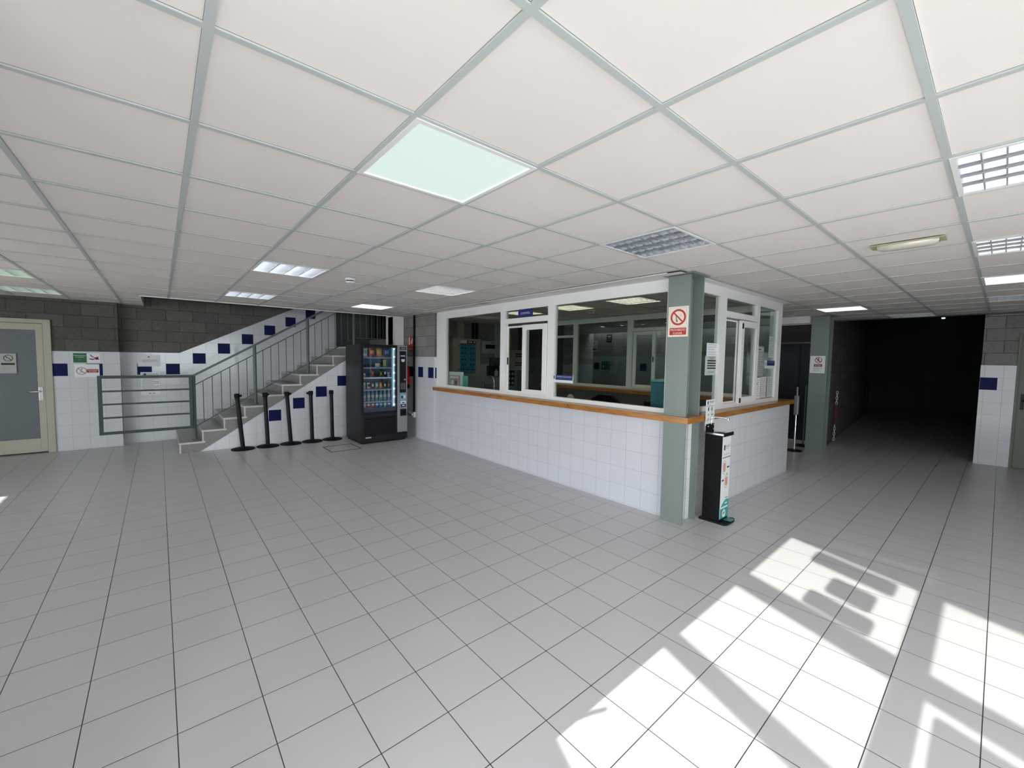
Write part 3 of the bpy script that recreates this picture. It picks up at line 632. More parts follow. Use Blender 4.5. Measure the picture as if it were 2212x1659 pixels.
b = MB(); b.prism([(2.872, .155), (3.488, .155), (3.488, .495), (2.872, .495)], (0, VF + .004, 0), u_, v_, .02, 'black'); b.box(2.90, 3.46, VF - .004, VF + .004, .46, .475, 'black_m'); b.build('dispensing_flap', parent=door, bevel=.003)
b = MB(); b.box(2.885, 3.0, VF - .002, VF, .108, .132, 'chrome'); b.build('badge', parent=door)
b = MB(); b.box(3.52, VX1 - .004, VF - .004, d0, .165, VZ - .004, 'silver'); cp = b.build('control_panel', parent=vm, bevel=.006)
b = MB(); b.box(3.565, 3.70, VF - .008, VF - .004, .945, 1.755, 'black'); kp = b.build('keypad_panel', parent=cp, bevel=.002)
b = Sheet((3.57, VF - .008, 1.64), NY, .12, .045, 'navy', .001); b.text('', .06, .022, .09, .02, 'white'); b.o = Vector((3.57, VF - .008, 1.64)); b.build('display', parent=cp)
b = MB(); b.prism([(3.60, 1.57), (3.615, 1.545), (3.655, 1.545), (3.67, 1.57), (3.67, 1.60), (3.60, 1.60)], (0, VF - .009, 0), u_, v_, .002, 'white'); b.build('sticker', parent=cp)
for i in range(3):
    for j in range(5): b = MB(); b.lathe([(.009, -.002), (.007, -.006)], (3.595 + .036 * i, VF - .008, 1.02 + .026 * j), 'lgrey', 10, 'y'); b.build('key', parent=kp)
b = MB(); b.lathe([(.018, -.002), (.018, -.010)], (3.67, VF - .008, 1.20), 'silver', 16, 'y'); b.build('coin_slot', parent=kp)
b = Sheet((3.582, VF - .006, .80), NY, .115, .115, P('pale_blue_label', (.25, .52, .62), .5), .001); b.rect(.012, .03, .04, .05, 'navy'); b.rect(.065, .035, .038, .05, 'white'); b.build('sticker', parent=cp)
b = Sheet((3.585, VF - .006, .66), NY, .11, .12, 'white', .001); b.rect(0, 0, .11, .06, 'navy'); b.text('', .055, .085, .06, .03, 'navy'); b.text('', .055, .03, .05, .03, 'white'); b.build('sticker', parent=cp)
b = MB(); b.box(3.575, 3.705, VF - .008, VF - .003, .484, .62, 'black'); b.lathe([(.04, 0), (.032, -.006), (.012, -.004)], (3.64, VF - .008, .55), 'black_m', 18, 'y'); b.build('coin_return', parent=cp)
b = Sheet((3.57, VF - .006, 1.785), NY, .13, .045, 'black', .001); b.text('', .065, .022, .09, .018, 'lgrey'); b.build('name_plate', parent=cp)
rows = [1.635, 1.445, 1.255, 1.03, .80, .675]
for i, z in enumerate(rows):
    b = MB(); b.box(2.865, 3.43, VF + .06, VB - .14, z - .012, z - .004, 'shelf'); b.box(2.865, 3.43, VF + .05, VF + .06, z - .03, z - .004, 'white' if i == 2 else 'shelf')
    for k in range(8): b.box(2.868 + .08 * k, 2.871 + .08 * k, VF + .07, VB - .16, z - .004, z + .03, 'shelf')
    b.build('shelf', parent=vm)
b = MB(); b.box(3.455, 3.49, VF + .06, VF + .075, .68, 1.81, 'strip'); ls = b.build('light_strip', parent=vm)
for k in range(8): b = MB(); b.box(3.476, 3.486, VF + .052, VF + .06, .70 + .155 * k, .722 + .155 * k, M['tube']); b.build('led_spot', parent=ls)
b = MB(); b.box(3.435, 3.508, VF + .08, VF + .5, .66, 1.83, P('vending_side', (.20, .30, .33), .4)); b.build('inner_side', parent=vm)
# products
def pm_(name, c, r=.4): return P(name, c, r)
def bag(x, z, c1, c2, w=.12, h=.165):
    b = MB(); n = 7; vs_ = []; m = 9
    for j in range(m):
        t = j / (m - 1)
        for s_ in (-1, 1):
            for i in range(n):
                u = i / (n - 1); d = .030 * math.sin(PI * u) ** .6 * math.sin(PI * t) ** .5 if 0 < u < 1 and 0 < t < 1 else .001
                vs_.append((x + (u - .5) * w * (1 - .06 * math.sin(PI * t)), VF + .11 + s_ * d, z + t * h))
    for j in range(m - 1):
        for k in range(2):
            for i in range(n - 1):
                a = (j * 2 + k) * n + i; q = (a, a + 1, a + 2 * n + 1, a + 2 * n)
                b.add([vs_[e] for e in (q if k == 0 else tuple(reversed(q)))], [(0, 1, 2, 3)], c2 if 3 <= j <= 5 and 1 <= i <= 4 else c1, True)
    return b
cols = {n_: pm_(n_, c_) for n_, c_ in {'p_red': (.5, .06, .03), 'p_yel': (.6, .38, .05), 'p_blu': (.03, .12, .4), 'p_wht': (.65, .65, .62), 'p_grn': (.15, .4, .2), 'p_org': (.55, .2, .05), 'p_pink': (.55, .2, .3), 'p_brn': (.16, .07, .03), 'p_blk': (.02, .02, .03)}.items()}
for x, z, c1, c2, lb in [(2.915, rows[0], 'p_wht', 'p_grn', 'white and green snack bag at the left of the top vending shelf'), (3.055, rows[0], 'p_red', 'p_yel', 'red and yellow crisp bag on the top vending shelf'),
                         (3.20, rows[0], 'p_org', 'p_yel', 'orange crisp bag third along the top vending shelf'), (3.35, rows[0], 'p_blk', 'p_blu', 'blue and black snack bag at the right of the top vending shelf')]:
    tag(bag(x, z, cols[c1], cols[c2]).build('snack_bag', loc=(x, VF + .11, z)), lb, 'snack', 'snack bags on the top vending shelf')
for x, w, h, c1, c2, lb in [(3.17, .10, .07, 'p_wht', 'p_yel', 'low flat snack pack on the second vending shelf'), (3.31, .07, .14, 'p_yel', 'p_grn', 'tall yellow packet on the second vending shelf')]:
    tag(bag(x, rows[1], cols[c1], cols[c2], w, h).build('snack_packet', loc=(x, VF + .11, rows[1])), lb, 'snack', 'packets on the second vending shelf')
for i, (k, c1, c2, h, lb) in enumerate([(0, 'p_red', 'p_wht', .09, 'short red packet at the left of the third vending shelf'), (2, 'p_red', 'p_org', .13, 'tall red bar on the third vending shelf'), (4, 'p_brn', 'p_yel', .11, 'brown and gold bar on the third vending shelf'), (5, 'p_blk', 'p_wht', .13, 'black and white striped bar on the third vending shelf'), (6, 'p_wht', 'p_pink', .09, 'white and pink packet at the right of the third vending shelf')]):
    x = 2.91 + .08 * k; tag(bag(x, rows[2], cols[c1], cols[c2], .055, h).build('chocolate_bar', loc=(x, VF + .11, rows[2])), lb, 'snack', 'bars on the third vending shelf')
for k, (c1, c2, nm) in enumerate([('p_wht', 'p_yel', 'white and yellow'), ('p_wht', 'p_blk', 'white and black'), ('p_red', 'p_wht', 'red and white'), ('p_grn', 'p_wht', 'green and white'), ('p_org', 'p_yel', 'orange and gold'), ('p_blk', 'p_wht', 'black and white'), ('p_brn', 'p_org', 'brown and orange')]):
    x = 2.91 + .08 * k; tag(bag(x, rows[3], cols[c1], cols[c2], .06, .12).build('snack_packet', loc=(x, VF + .11, rows[3])), nm + ' packet on the fourth vending shelf, below the white rail', 'snack', 'packets on the fourth vending shelf')
mw = P('water_bottle_plastic', (.22, .30, .34), .12); mg = P('green_bottle_plastic', (.10, .32, .26), .12)
def bottle(x, z, m, cap):
    b = MB(); b.lathe([(.027, 0), (.030, .01), (.028, .05), (.030, .06), (.028, .09), (.030, .12), (.020, .155), (.011, .175), (.011, .185)], (x, VF + .11, z), m, 14); b.lathe([(.013, .183), (.013, .2)], (x, VF + .11, z), cap, 12)
    b.lathe([(.0305, .065), (.0305, .115)], (x, VF + .11, z), 'lgrey', 14); return b
ob = None
nm = ['leftmost', 'second', 'third', 'fourth', 'fifth', 'sixth', 'rightmost']
for k in range(7):
    x = 2.91 + .08 * k; o = bottle(x, rows[4], mg if k in (3, 4) else mw, 'teal' if k == 4 else 'white').build('water_bottle', loc=(x, VF + .11, rows[4]))
    tag(o, nm[k] + (' greenish' if k in (3, 4) else ' clear') + ' bottle of the row on the fifth vending shelf', 'bottle', 'drink bottles on the fifth vending shelf')
# the lowest shelf: cans
for k, c in enumerate(['p_pink', 'p_red', 'p_red', 'p_blu', 'p_blu', 'p_grn', 'p_blu']):
    x = 2.91 + .08 * k; b = MB(); h = .115; b.lathe([(.024, 0), (.032, .01), (.032, h - .015), (.025, h)], (x, VF + .10, rows[5]), cols[c], 16); b.lathe([(.0322, .04), (.0322, .07)], (x, VF + .10, rows[5]), 'p_wht' if False else cols['p_wht'], 16)
    b.lathe([(.024, h), (.022, h + .001)], (x, VF + .10, rows[5]), 'chrome', 14)
    tag(b.build('drink_can', loc=(x, VF + .10, rows[5])), nm[k] + ' ' + {'p_pink': 'pink', 'p_red': 'red', 'p_blu': 'blue', 'p_grn': 'green'}[c] + ' drink can on the lowest vending shelf', 'can', 'drink cans on the lowest vending shelf')
# ---- wall things right of the vending machine
b = MB(); b.box(3.945, 3.98, 7.775, 7.80, .52, 2.49, 'black_m'); tag(b.build('cable_duct', loc=(3.96, 7.79, .52)), 'black vertical cable duct on the wall by the vending machine', 'cable duct')
t = thing('wall_socket', 'white wall socket at the foot of the black cable duct', 'socket', (3.95, 7.79, .42))
b = MB(); b.box(3.93, 3.98, 7.75, 7.82, .41, .52, 'white'); b.build('socket_box', parent=t, bevel=.005)
b = MB(); b.box(3.905, 3.93, 7.77, 7.82, .455, .485, 'white'); b.tube([(3.915, 7.81, .48), (3.9, 7.9, .52)], .008, 'white'); b.build('plug', parent=t)
b = MB(); b.tube([(3.91, 7.80, .46), (3.88, 7.86, .45), (3.86, 7.93, .52), (3.85, 7.95, .7), (3.80, 7.97, .92), (3.745, 8.02, 1.0)], .006, 'black', 8); tag(b.build('power_cable', loc=(3.91, 7.8, .46)), 'thin black cable looping from the white socket behind the vending machine', 'cable')
t = thing('fire_extinguisher', 'red fire extinguisher hanging half hidden behind the vending machine', 'fire extinguisher', (3.895, 8.03, .98))
b = MB(); b.lathe([(.02, .96 - .98), (.078, 1.0 - .98), (.08, 1.05 - .98), (.08, 1.40 - .98), (.05, 1.46 - .98), (.02, 1.48 - .98)], (3.895, 8.03, .98), 'fire_red', 20); b.lathe([(.082, 1.0 - .98), (.082, 1.08 - .98)], (3.895, 8.03, .98), 'black', 20); b.build('cylinder', parent=t)
b = MB(); b.lathe([(.018, .48), (.018, .54)], (3.895, 8.03, .98), 'black', 12); b.box(3.88, 3.91, 7.95, 8.05, 1.52, 1.54, 'black'); b.build('valve', parent=t)
b = MB(); b.tube([(3.895, 8.0, 1.5), (3.87, 7.96, 1.5), (3.85, 7.945, 1.4), (3.86, 7.94, 1.2), (3.87, 7.95, 1.05)], .010, 'black', 8); b.build('hose', parent=t)
s = Sheet((3.99, 8.10, 1.87), NX, .22, .205, 'red'); s.rect(.02, .03, .05, .15, 'white'); s.line(.12, .05, .18, .16, .03, 'white'); s.disc(.05, .175, .018, 'white'); s.line(.17, .04, .2, .12, .012, 'white')
tag(s.build('fire_sign', loc=(3.99, 7.99, 1.87)), 'red extinguisher pictogram sign on the block wall', 'sign')
s = Sheet((3.99, 8.09, 1.765), NX, .205, .09, 'redd'); s.text('EXTINTOR', .1, .045, .16, .03, 'cream'); tag(s.build('fire_sign', loc=(3.99, 7.99, 1.765)), 'small dark red text sign under the extinguisher pictogram', 'sign')
# barred opening at the stair head
t = thing('barred_opening', 'dark barred opening at the stair head beside the white pillar', 'window', (3.98, 9.7, 2.06))
b = MB(); b.box(3.965, 3.979, 9.15, 10.15, 2.06, 4.2, 'black_m'); b.build('dark_pane', parent=t)
for k in range(5):
    b = MB(); y = 9.3 + .18 * k; b.tube([(3.95, y, 2.07), (3.95, y, 4.18)], .008, 'rail', 8); b.build('bar', parent=t)

# ---- sanitizer dispenser
DX0, DX1, DY0, DY1 = 4.262, 4.452, 1.77, 1.948
t = thing('hand_sanitizer_dispenser', 'black pedal hand sanitizer stand with white printed panels', 'sanitizer stand', (4.37, 1.88, 0))
b = MB(); b.box(DX0, DX1, DY0, DY1, .03, .905, 'black_m'); b.build('cabinet', parent=t, bevel=.003)
b = MB(); r = .03; pts = [(4.265, 1.98), (4.265, 1.73), (4.30, 1.705), (4.47, 1.705), (4.51, 1.72), (4.52, 1.75), (4.50, 1.765), (4.44, 1.765), (4.44, 1.98)]
b.prism(pts, (0, 0, .022), (1, 0, 0), (0, 1, 0), .022, 'black'); b.build('base_plate', parent=t, bevel=.004)
b = MB(); b.box(4.36, 4.45, 1.70, 1.775, .028, .034, P('teal_dark_pedal', (.05, .22, .22), .3)); b.build('pedal', parent=t)
b = MB(); b.box(DX0 - .006, DX1 + .03, DY0 - .012, DY1, .905, .914, 'chrome'); b.box(DX0 - .006, DX1 + .03, DY0 - .014, DY0 - .006, .895, .93, 'black'); b.box(DX0 - .008, DX0 - .004, DY0 - .01, DY1, .905, .922, 'chrome')
b.lathe([(.055, 0), (.05, .001)], (4.37, 1.85, .9145), 'black', 24); b.build('tray', parent=t)
b = MB(); b.box(DX0, DX1 - .02, 1.935, 1.946, .914, 1.0, 'black')
for x, z in ((4.30, .975), (4.42, .985), (4.42, .94)): b.lathe([(.008, 0), (.006, -.004)], (x, 1.935, z), 'chrome', 10, 'y')
b.build('bracket', parent=t)
s = Sheet((DX0 - .014, 1.946, .985), NY, .195, .265, 'white', .003); w, h = .195, .265
s.poly([(.025, .215), (.05, .215), (.05, .255), (.025, .25)], 'navy'); s.text('OVIDET', .12, .24, .11, .022, 'navy'); s.rect(.06, .212, .05, .005, 'inkg'); s.rect(0, .198, .195, .004, 'navy')
s.poly([(.04, .15), (.065, .15), (.07, .19), (.045, .185)], 'navy'); s.disc(.13, .165, .022, 'inkg'); s.poly([(.04, .11), (.055, .095), (.075, .11), (.055, .125)], 'skin'); s.rect(.115, .10, .05, .018, 'inkg'); s.poly([(.02, .045), (.035, .04), (.075, .065), (.06, .08)], 'skin'); s.rect(.105, .05, .06, .018, 'inkg')
s.rect(.12, .185, .025, .004, 'ink'); s.rect(.12, .13, .025, .005, 'ink'); s.rect(.12, .08, .025, .005, 'ink')
s.build('sign_panel', parent=t)['label'] = 'white upright instruction panel'
s = Sheet((DX0, DY0, .055), NY, .19, .845, 'white', .003)
s.rect(0, .62, .19, .008, 'navy', 2); s.poly([(.03, .70), (.06, .70), (.06, .755), (.03, .75)], 'ink'); s.text('OVIDET', .12, .735, .105, .03, 'navy'); s.rect(.08, .71, .05, .005, 'inkg'); s.text('Hidrogel manos', .1, .655, .14, .02, 'inkg')
for cx, cy in ((.055, .525), (.115, .375)): s.disc(cx, cy, .045, 'ink', 1, 28, .07); s.disc(cx, cy, .041, 'paper', 2, 28, .066); s.disc(cx, cy, .028, 'skin', 3, 20, .05)
s.rect(.12, .51, .05, .016, 'ink'); s.rect(.01, .385, .045, .016, 'ink'); s.rect(.11, .20, .06, .006, 'ink'); s.text('', .12, .45, .02, .03, 'teal')
s.poly([(0, 0), (.19, 0), (.19, .175), (.165, .185), (.12, .185), (.07, .165), (.03, .135), (0, .10)], 'teal', 1); s.rect(.01, .10, .165, .018, 'paper', 2); s.text('', .13, .147, .06, .022, 'paper')
s.disc(.09, .045, .04, 'paper', 2); s.poly([(.07, .055), (.115, .065), (.095, .04), (.08, .03)], 'redd', 3)
s.build('front_panel', parent=t)['label'] = 'white and teal printed front panel'
b = MB(); b.tube([(4.37, 1.938, .99), (4.37, 1.935, 1.04), (4.375, 1.94, 1.065), (4.40, 1.89, 1.068), (4.43, 1.83, 1.065), (4.445, 1.80, 1.055)], .006, 'chrome', 10); b.lathe([(.012, -.008), (.012, .008)], (4.445, 1.80, 1.052), 'chrome', 12); b.build('nozzle', parent=t)

# ---- signs and papers
s = Sheet((3.9295, 2.215, 1.884), NX, .21, .298, 'cream', .002)
for x, y, w, h in [(.02, .10, .17, .0015), (.02, .283, .17, .0015), (.02, .10, .0015, .184), (.1885, .10, .0015, .184)]: s.rect(x, y, w, h, 'inkg')
s.disc(.105, .192, .08, 'red', 1, 40); s.disc(.105, .192, .061, 'cream', 2, 36); s.poly([(.078, .205), (.088, .21), (.092, .18), (.10, .165), (.088, .150), (.08, .168)], 'inkg', 3)
s.poly([(.086, .152), (.094, .143), (.103, .155), (.095, .163)], 'ink', 4); s.ring(.135, .205, .010, .002, 'inkg', 3, 12); s.line(.12, .19, .13, .198, .002, 'inkg', 3)
s.line(.062, .235, .148, .149, .014, 'red', 5); s.rect(.018, .018, .174, .07, 'red'); s.text('PROHIBIDO', .105, .068, .155, .026, 'cream'); s.text('FUMAR', .105, .034, .095, .026, 'cream')
tag(s.build('no_smoking_sign', loc=(3.93, 2.11, 1.884)), 'cream and red PROHIBIDO FUMAR sign on the front steel column', 'sign')
s = Sheet((9.0895, 2.30, 1.465), NX, .225, .31, 'paper', .002); s.ring(.125, .235, .055, .010, 'redd', 1); s.line(.085, .272, .165, .198, .012, 'redd', 2); s.disc(.128, .262, .010, 'ink', 3, 14); s.line(.125, .25, .12, .225, .014, 'ink', 3); s.line(.12, .225, .10, .2, .007, 'ink', 3); s.line(.12, .225, .145, .205, .007, 'ink', 3); s.line(.12, .245, .095, .24, .006, 'ink', 3)
s.rect(.06, .115, .125, .05, 'redd'); s.text('PROHIBIDO', .122, .15, .1, .014, 'paper'); s.text('EL PASO', .122, .13, .08, .014, 'paper'); s.lines(.05, .095, .14, 4, .02, 'inkg', .006)
tag(s.build('no_entry_notice', loc=(9.09, 2.19, 1.465)), 'white no entry notice on the far steel column', 'sign')
s = Sheet((-1.106, 10.0, 1.467), NY, .158, .157, 'green', .003); s.text('Prevencion', .079, .118, .14, .02, 'paper'); s.text('de incendios', .079, .09, .1, .016, 'paper'); s.text('', .079, .045, .05, .01, 'teal')
tag(s.build('green_sign', loc=(-1.03, 10, 1.467)), 'green sign with white lettering on the tiles by the left door', 'sign')
s = Sheet((-.946, 10.0, 1.468), NY, .158, .156, 'paper', .003); s.line(.04, .13, .08, .09, .012, 'ink'); s.line(.03, .06, .09, .055, .016, 'ink'); s.line(.05, .11, .15, .05, .010, 'redd', 2); s.line(.06, .045, .14, .10, .010, 'redd', 2); s.disc(.12, .07, .022, 'redd', 2, 16)
tag(s.build('pictogram_sign', loc=(-.87, 10, 1.468)), 'small white pictogram sign with a red cross beside the green sign', 'sign')
s = Sheet((-1.10, 9.998, 1.222), NY, .30, .218, 'paper', .001); s.ring(.085, .105, .062, .008, 'redd', 1); s.line(.04, .15, .13, .06, .008, 'redd', 2); s.disc(.09, .14, .010, 'inkg', 3, 12); s.line(.085, .13, .08, .09, .012, 'inkg', 3); s.line(.08, .09, .06, .065, .006, 'inkg', 3); s.line(.08, .09, .105, .07, .006, 'inkg', 3)
s.rect(.148, .075, .14, .06, 'redd'); s.text('PROHIBIDO', .218, .115, .12, .016, 'paper'); s.text('EL PASO', .218, .092, .09, .015, 'paper')
tag(s.build('no_entry_notice', loc=(-.95, 10, 1.222)), 'white horizontal no entry notice under the green sign', 'sign')
s = Sheet((-.317, 10.198, 1.396), NY, .32, .215, 'paper', .001); s.disc(.155, .175, .012, 'navy'); s.lines(.06, .12, .22, 3, .02, 'inkg', .006)
tag(s.build('notice', loc=(-.16, 10.2, 1.396)), 'white paper notice with a blue crest above the stair gate', 'notice')
s = Sheet((-.285, 10.197, .872), NY, .275, .42, 'paper', .001); s.rect(.02, .36, .235, .035, 'paper2'); s.disc(.06, .378, .02, 'navy', 2); s.lines(.02, .32, .235, 9, .028, 'inkg', .009); s.rect(.11, .02, .03, .012, 'ink'); s.rect(.165, .02, .03, .012, 'ink')
tag(s.build('notice', loc=(-.15, 10.2, .872)), 'grey printed notice on the tiles seen through the stair gate', 'notice')
s = Sheet((-1.93, 10.0, 1.296), NY, .205, .305, P('yellowed_paper', (.42, .44, .42), .6), .001); s.ring(.125, .235, .05, .008, 'ink', 1); s.line(.09, .27, .16, .20, .01, 'ink', 2); s.line(.105, .23, .145, .24, .012, 'inkg', 3); s.rect(.05, .13, .14, .03, 'ink'); s.lines(.05, .10, .14, 3, .022, 'inkg', .005)
tag(s.build('door_notice', loc=(-1.82, 10, 1.296)), 'faded no smoking notice taped on the frosted glass of the left door', 'sign')
# booth front
s = Sheet((4.028, 4.638, 2.25), NX, .312, .10, 'navy', .004); s.text('CONTROL', .156, .05, .20, .032, 'white'); tag(s.build('control_sign', loc=(4.03, 4.48, 2.25)), 'small blue CONTROL sign over the booth sliding window', 'sign')
s = Sheet((4.026, 3.90, 1.337), NX, .35, .10, 'white', .006); s.rect(.045, .035, .30, .065, 'navy'); s.text('CONTROL DE ACCESOS', .195, .078, .27, .02, 'white'); s.rect(.045, .05, .30, .002, 'teal', 2); s.rect(.012, .045, .018, .045, 'ink')
tag(s.build('access_sign', loc=(4.03, 3.72, 1.337)), 'blue and white CONTROL DE ACCESOS sign on the large booth pane', 'sign')
# leaflets inside the first pane
fr = (Vector((.25, -.97, 0)).normalized(), Vector((0.05, 0, 1)).normalized())
s = Sheet((4.105, 6.69, 1.10), fr, .36, .285, 'paper', .002); tag(s.build('leaflet', loc=(4.1, 6.6, 1.1)), 'tall white leaflet leaning behind the magazine in the booth window', 'leaflet')
s = Sheet((4.09, 6.64, 1.10), fr, .24, .225, P('magazine_cover', (.55, .42, .38), .4), .003); s.rect(.02, .03, .18, .12, 'inkg'); s.rect(.05, .05, .06, .08, 'paper', 2); s.rect(.14, .06, .05, .06, 'redd', 2); s.rect(.02, .17, .2, .03, 'cream'); s.rect(0, 0, .24, .015, 'navy')
tag(s.build('magazine', loc=(4.09, 6.5, 1.1)), 'colourful magazine propped inside the left booth pane', 'magazine')
fr2 = (Vector((.55, -.83, 0)).normalized(), Vector((0, 0, 1)))
s = Sheet((4.17, 6.30, 1.10), fr2, .10, .22, P('teal_folder', (.02, .28, .25), .4), .01); tag(s.build('folder', loc=(4.2, 6.3, 1.1)), 'teal folder standing beside the leaflets in the booth window', 'folder')
# booth side B papers (facing -Y)
yb = 2.138
s = Sheet((4.60, yb, 1.49), NY, .305, .215, 'paper2', .001); s.rect(.02, .012, .265, .001, 'inkg'); s.poly([(.05, .205), (.27, .205), (.16, .178)], 'inkg'); 
for i in range(4): s.rect(.05, .155 - .028 * i, .21, .015, 'ink', 2)
s.rect(.08, .03, .15, .012, 'inkg'); tag(s.build('notice', loc=(4.75, yb, 1.49)), 'greenish bordered notice in capitals on the booth side glass', 'notice')
s = Sheet((4.625, yb + .001, 1.70), NY, .28, .15, 'paper', .001); s.lines(.03, .13, .23, 5, .027, 'inkg', .004); tag(s.build('notice', loc=(4.75, yb, 1.7)), 'white lined sheet taped above the bordered notice', 'notice')
s = Sheet((6.05, yb, 1.45), NY, .27, .41, 'paperg', .001); s.rect(.01, .34, .25, .055, 'lgrey'); s.rect(.07, .36, .1, .012, 'ink', 2); s.lines(.02, .31, .23, 13, .024, 'lgrey', .010)
tag(s.build('notice', loc=(6.2, yb, 1.45)), 'tall grey printed sheet beside the booth side sliding window', 'notice')
s = Sheet((6.06, yb - .002, 1.15), NY, .19, .285, 'paper', .001); s.lines(.02, .25, .15, 8, .03, 'inkg', .004); s.rect(.05, .19, .02, .03, 'ink', 2); tag(s.build('notice', loc=(6.15, yb, 1.15)), 'white sheet standing low at the left of the last booth side pane', 'notice')
s = Sheet((6.26, yb - .003, 1.155), NY, .20, .29, P('pinkish_paper', (.66, .60, .58), .75), .001); s.lines(.03, .25, .14, 8, .03, 'inkg', .003); tag(s.build('notice', loc=(6.35, yb, 1.155)), 'curled pinkish sheet low in the last booth side pane', 'notice')
s = Sheet((6.50, yb, 1.155), NY, .20, .29, 'paper2', .001); s.lines(.02, .25, .16, 9, .026, 'inkg', .006); tag(s.build('notice', loc=(6.6, yb, 1.155)), 'greenish sheet low at the right edge of the booth side glass', 'notice')
s = Sheet((6.50, yb, 1.71), NY, .19, .30, 'paper2', .001); s.lines(.02, .26, .15, 9, .028, 'inkg', .007); tag(s.build('notice', loc=(6.6, yb, 1.71)), 'greenish sheet high at the right edge of the booth side glass', 'notice')
s = Sheet((6.34, yb - .012, 1.56), NY, .37, .11, 'white', .006); s.rect(.06, .04, .30, .068, 'navy'); s.text('INFORMACION', .21, .085, .22, .018, 'lgrey'); s.rect(.012, .04, .02, .045, 'ink')
tag(s.build('information_sign', loc=(6.5, yb, 1.56)), 'small blue and white sign on the last booth side pane', 'sign')

# ---- inside the booth
t = thing('electrical_cabinet', 'large beige electrical cabinet on the booth back wall', 'cabinet', (5.55, 8.3, 1.24))
b = MB(); b.box(5.13, 5.92, 8.2, 8.39, 1.24, 2.10, 'beige'); b.build('cabinet_body', parent=t, bevel=.006)
b = MB(); b.box(5.15, 5.90, 8.185, 8.2, 1.26, 2.08, 'beige'); d = b.build('cabinet_door', parent=t, bevel=.004)
for z in (1.38, 1.93): b = MB(); b.lathe([(.012, 0), (.012, -.015)], (5.29, 8.185, z), 'black', 10, 'y'); b.build('lock', parent=d)
s = Sheet((5.33, 8.18, 1.275), NY, .445, .735, P('poster_blue', (.035, .26, .40), .5), .002)
s.rect(0, .69, .445, .02, 'redd'); s.rect(.19, .70, .255, .075, 'redd', 1); s.rect(0, .71, .18, .07, 'paper', 1); s.text('', .28, .74, .1, .04, 'paper'); s.disc(.40, .74, .022, 'paper', 2)
for yy, xs in [(.60, (.06, .14, .30, .385)), (.48, (.06, .14, .30, .385)), (.33, (.06, .14, .30, .385)), (.21, (.06, .14, .30, .385)), (.10, (.04, .10, .19, .245, .335, .39))]:
    for xx in xs: s.disc(xx, yy, .022, 'ink', 1, 14, .026)
for yy in (.65, .37, .15): s.disc(.225, yy, .02, 'redd', 1, 12); s.disc(.225, yy, .012, 'ink', 2, 12)
for yy in (.665, .395, .15, .02): s.rect(.04, yy, .12, .012, 'navy'); s.rect(.28, yy, .13, .012, 'navy')
tag(s.build('safety_poster', loc=(5.55, 8.18, 1.275)), 'blue safety poster with dark pictograms on the beige cabinet', 'poster')
t = thing('alarm_panel', 'white alarm panel with black display on the booth back wall', 'control panel', (6.24, 8.34, 1.76))
b = MB(); b.box(6.02, 6.45, 8.26, 8.4, 1.76, 2.07, 'lgrey'); b.build('panel_body', parent=t, bevel=.012)
b = MB(); b.box(6.12, 6.41, 8.25, 8.26, 1.88, 1.98, 'black'); b.box(6.30, 6.36, 8.252, 8.26, 2.015, 2.03, 'black'); b.build('display', parent=t)
b = MB(); b.box(5.80, 5.86, 8.37, 8.4, 2.08, 2.49, 'black_m'); b.box(5.90, 5.96, 8.35, 8.4, 2.08, 2.49, 'black_m'); tag(b.build('cable_duct', loc=(5.88, 8.4, 2.08)), 'pair of black conduits above the booth cabinet', 'cable duct')
b = MB(); b.tube([(5.9, 8.33, 2.3), (6.02, 8.3, 2.15), (6.08, 8.3, 2.10), (6.14, 8.3, 2.12), (6.16, 8.31, 2.25)], .006, 'black', 8); tag(b.build('loose_cable', loc=(5.9, 8.33, 2.3)), 'loose black cable hanging over the white alarm panel', 'cable')
b = MB(); b.box(5.34, 5.51, 8.3, 8.4, 2.105, 2.49, 'beige'); tag(b.build('trunking', loc=(5.42, 8.35, 2.1)), 'beige trunking rising from the cabinet to the ceiling', 'trunking')
b = MB(); b.box(6.48, 6.72, 8.36, 8.4, 1.5, 2.49, 'lgrey'); tag(b.build('wall_panel', loc=(6.6, 8.38, 1.5)), 'grey wall panel right of the alarm panel', 'panel')
t = thing('fuse_box', 'beige fuse box with dark slots under the warning sign', 'cabinet', (7.08, 8.3, 1.34))
b = MB(); b.box(6.91, 7.29, 8.2, 8.4, 1.34, 1.87, 'beige'); b.build('box_body', parent=t, bevel=.005)
b = MB()
for z in (1.69, 1.75, 1.46, 1.52): b.box(7.03, 7.27, 8.195, 8.2, z, z + .03, 'ink')
b.build('slots', parent=t)
s = Sheet((6.80, 8.398, 1.90), NY, .26, .37, 'yellow', .003); s.poly([(.03, .16), (.23, .16), (.13, .34)], 'ink'); s.poly([(.055, .175), (.205, .175), (.13, .31)], 'yellow', 2); s.poly([(.14, .28), (.12, .235), (.14, .24), (.12, .19), (.15, .24), (.13, .24)], 'ink', 3); s.text('RIESGO', .13, .11, .16, .03, 'ink'); s.text('ELECTRICO', .13, .05, .2, .03, 'ink')
tag(s.build('warning_sign', loc=(6.93, 8.4, 1.9)), 'yellow electrical hazard sign seen through the booth sliding window', 'sign')
s = Sheet((6.82, 8.398, .93), NY, .36, .40, 'black_m', .003)
for i in range(3):
    for j in range(3): s.disc(.06 + .12 * i, .07 + .12 * j, .04, 'lgrey', 1, 14)
tag(s.build('pictogram_board', loc=(7, 8.4, .93)), 'dark board of round pale pictograms below the fuse box', 'sign')
t = thing('gel_bottle_holder', 'dark wall rack holding a clear gel bottle in the booth', 'holder', (6.42, 8.33, 1.17))
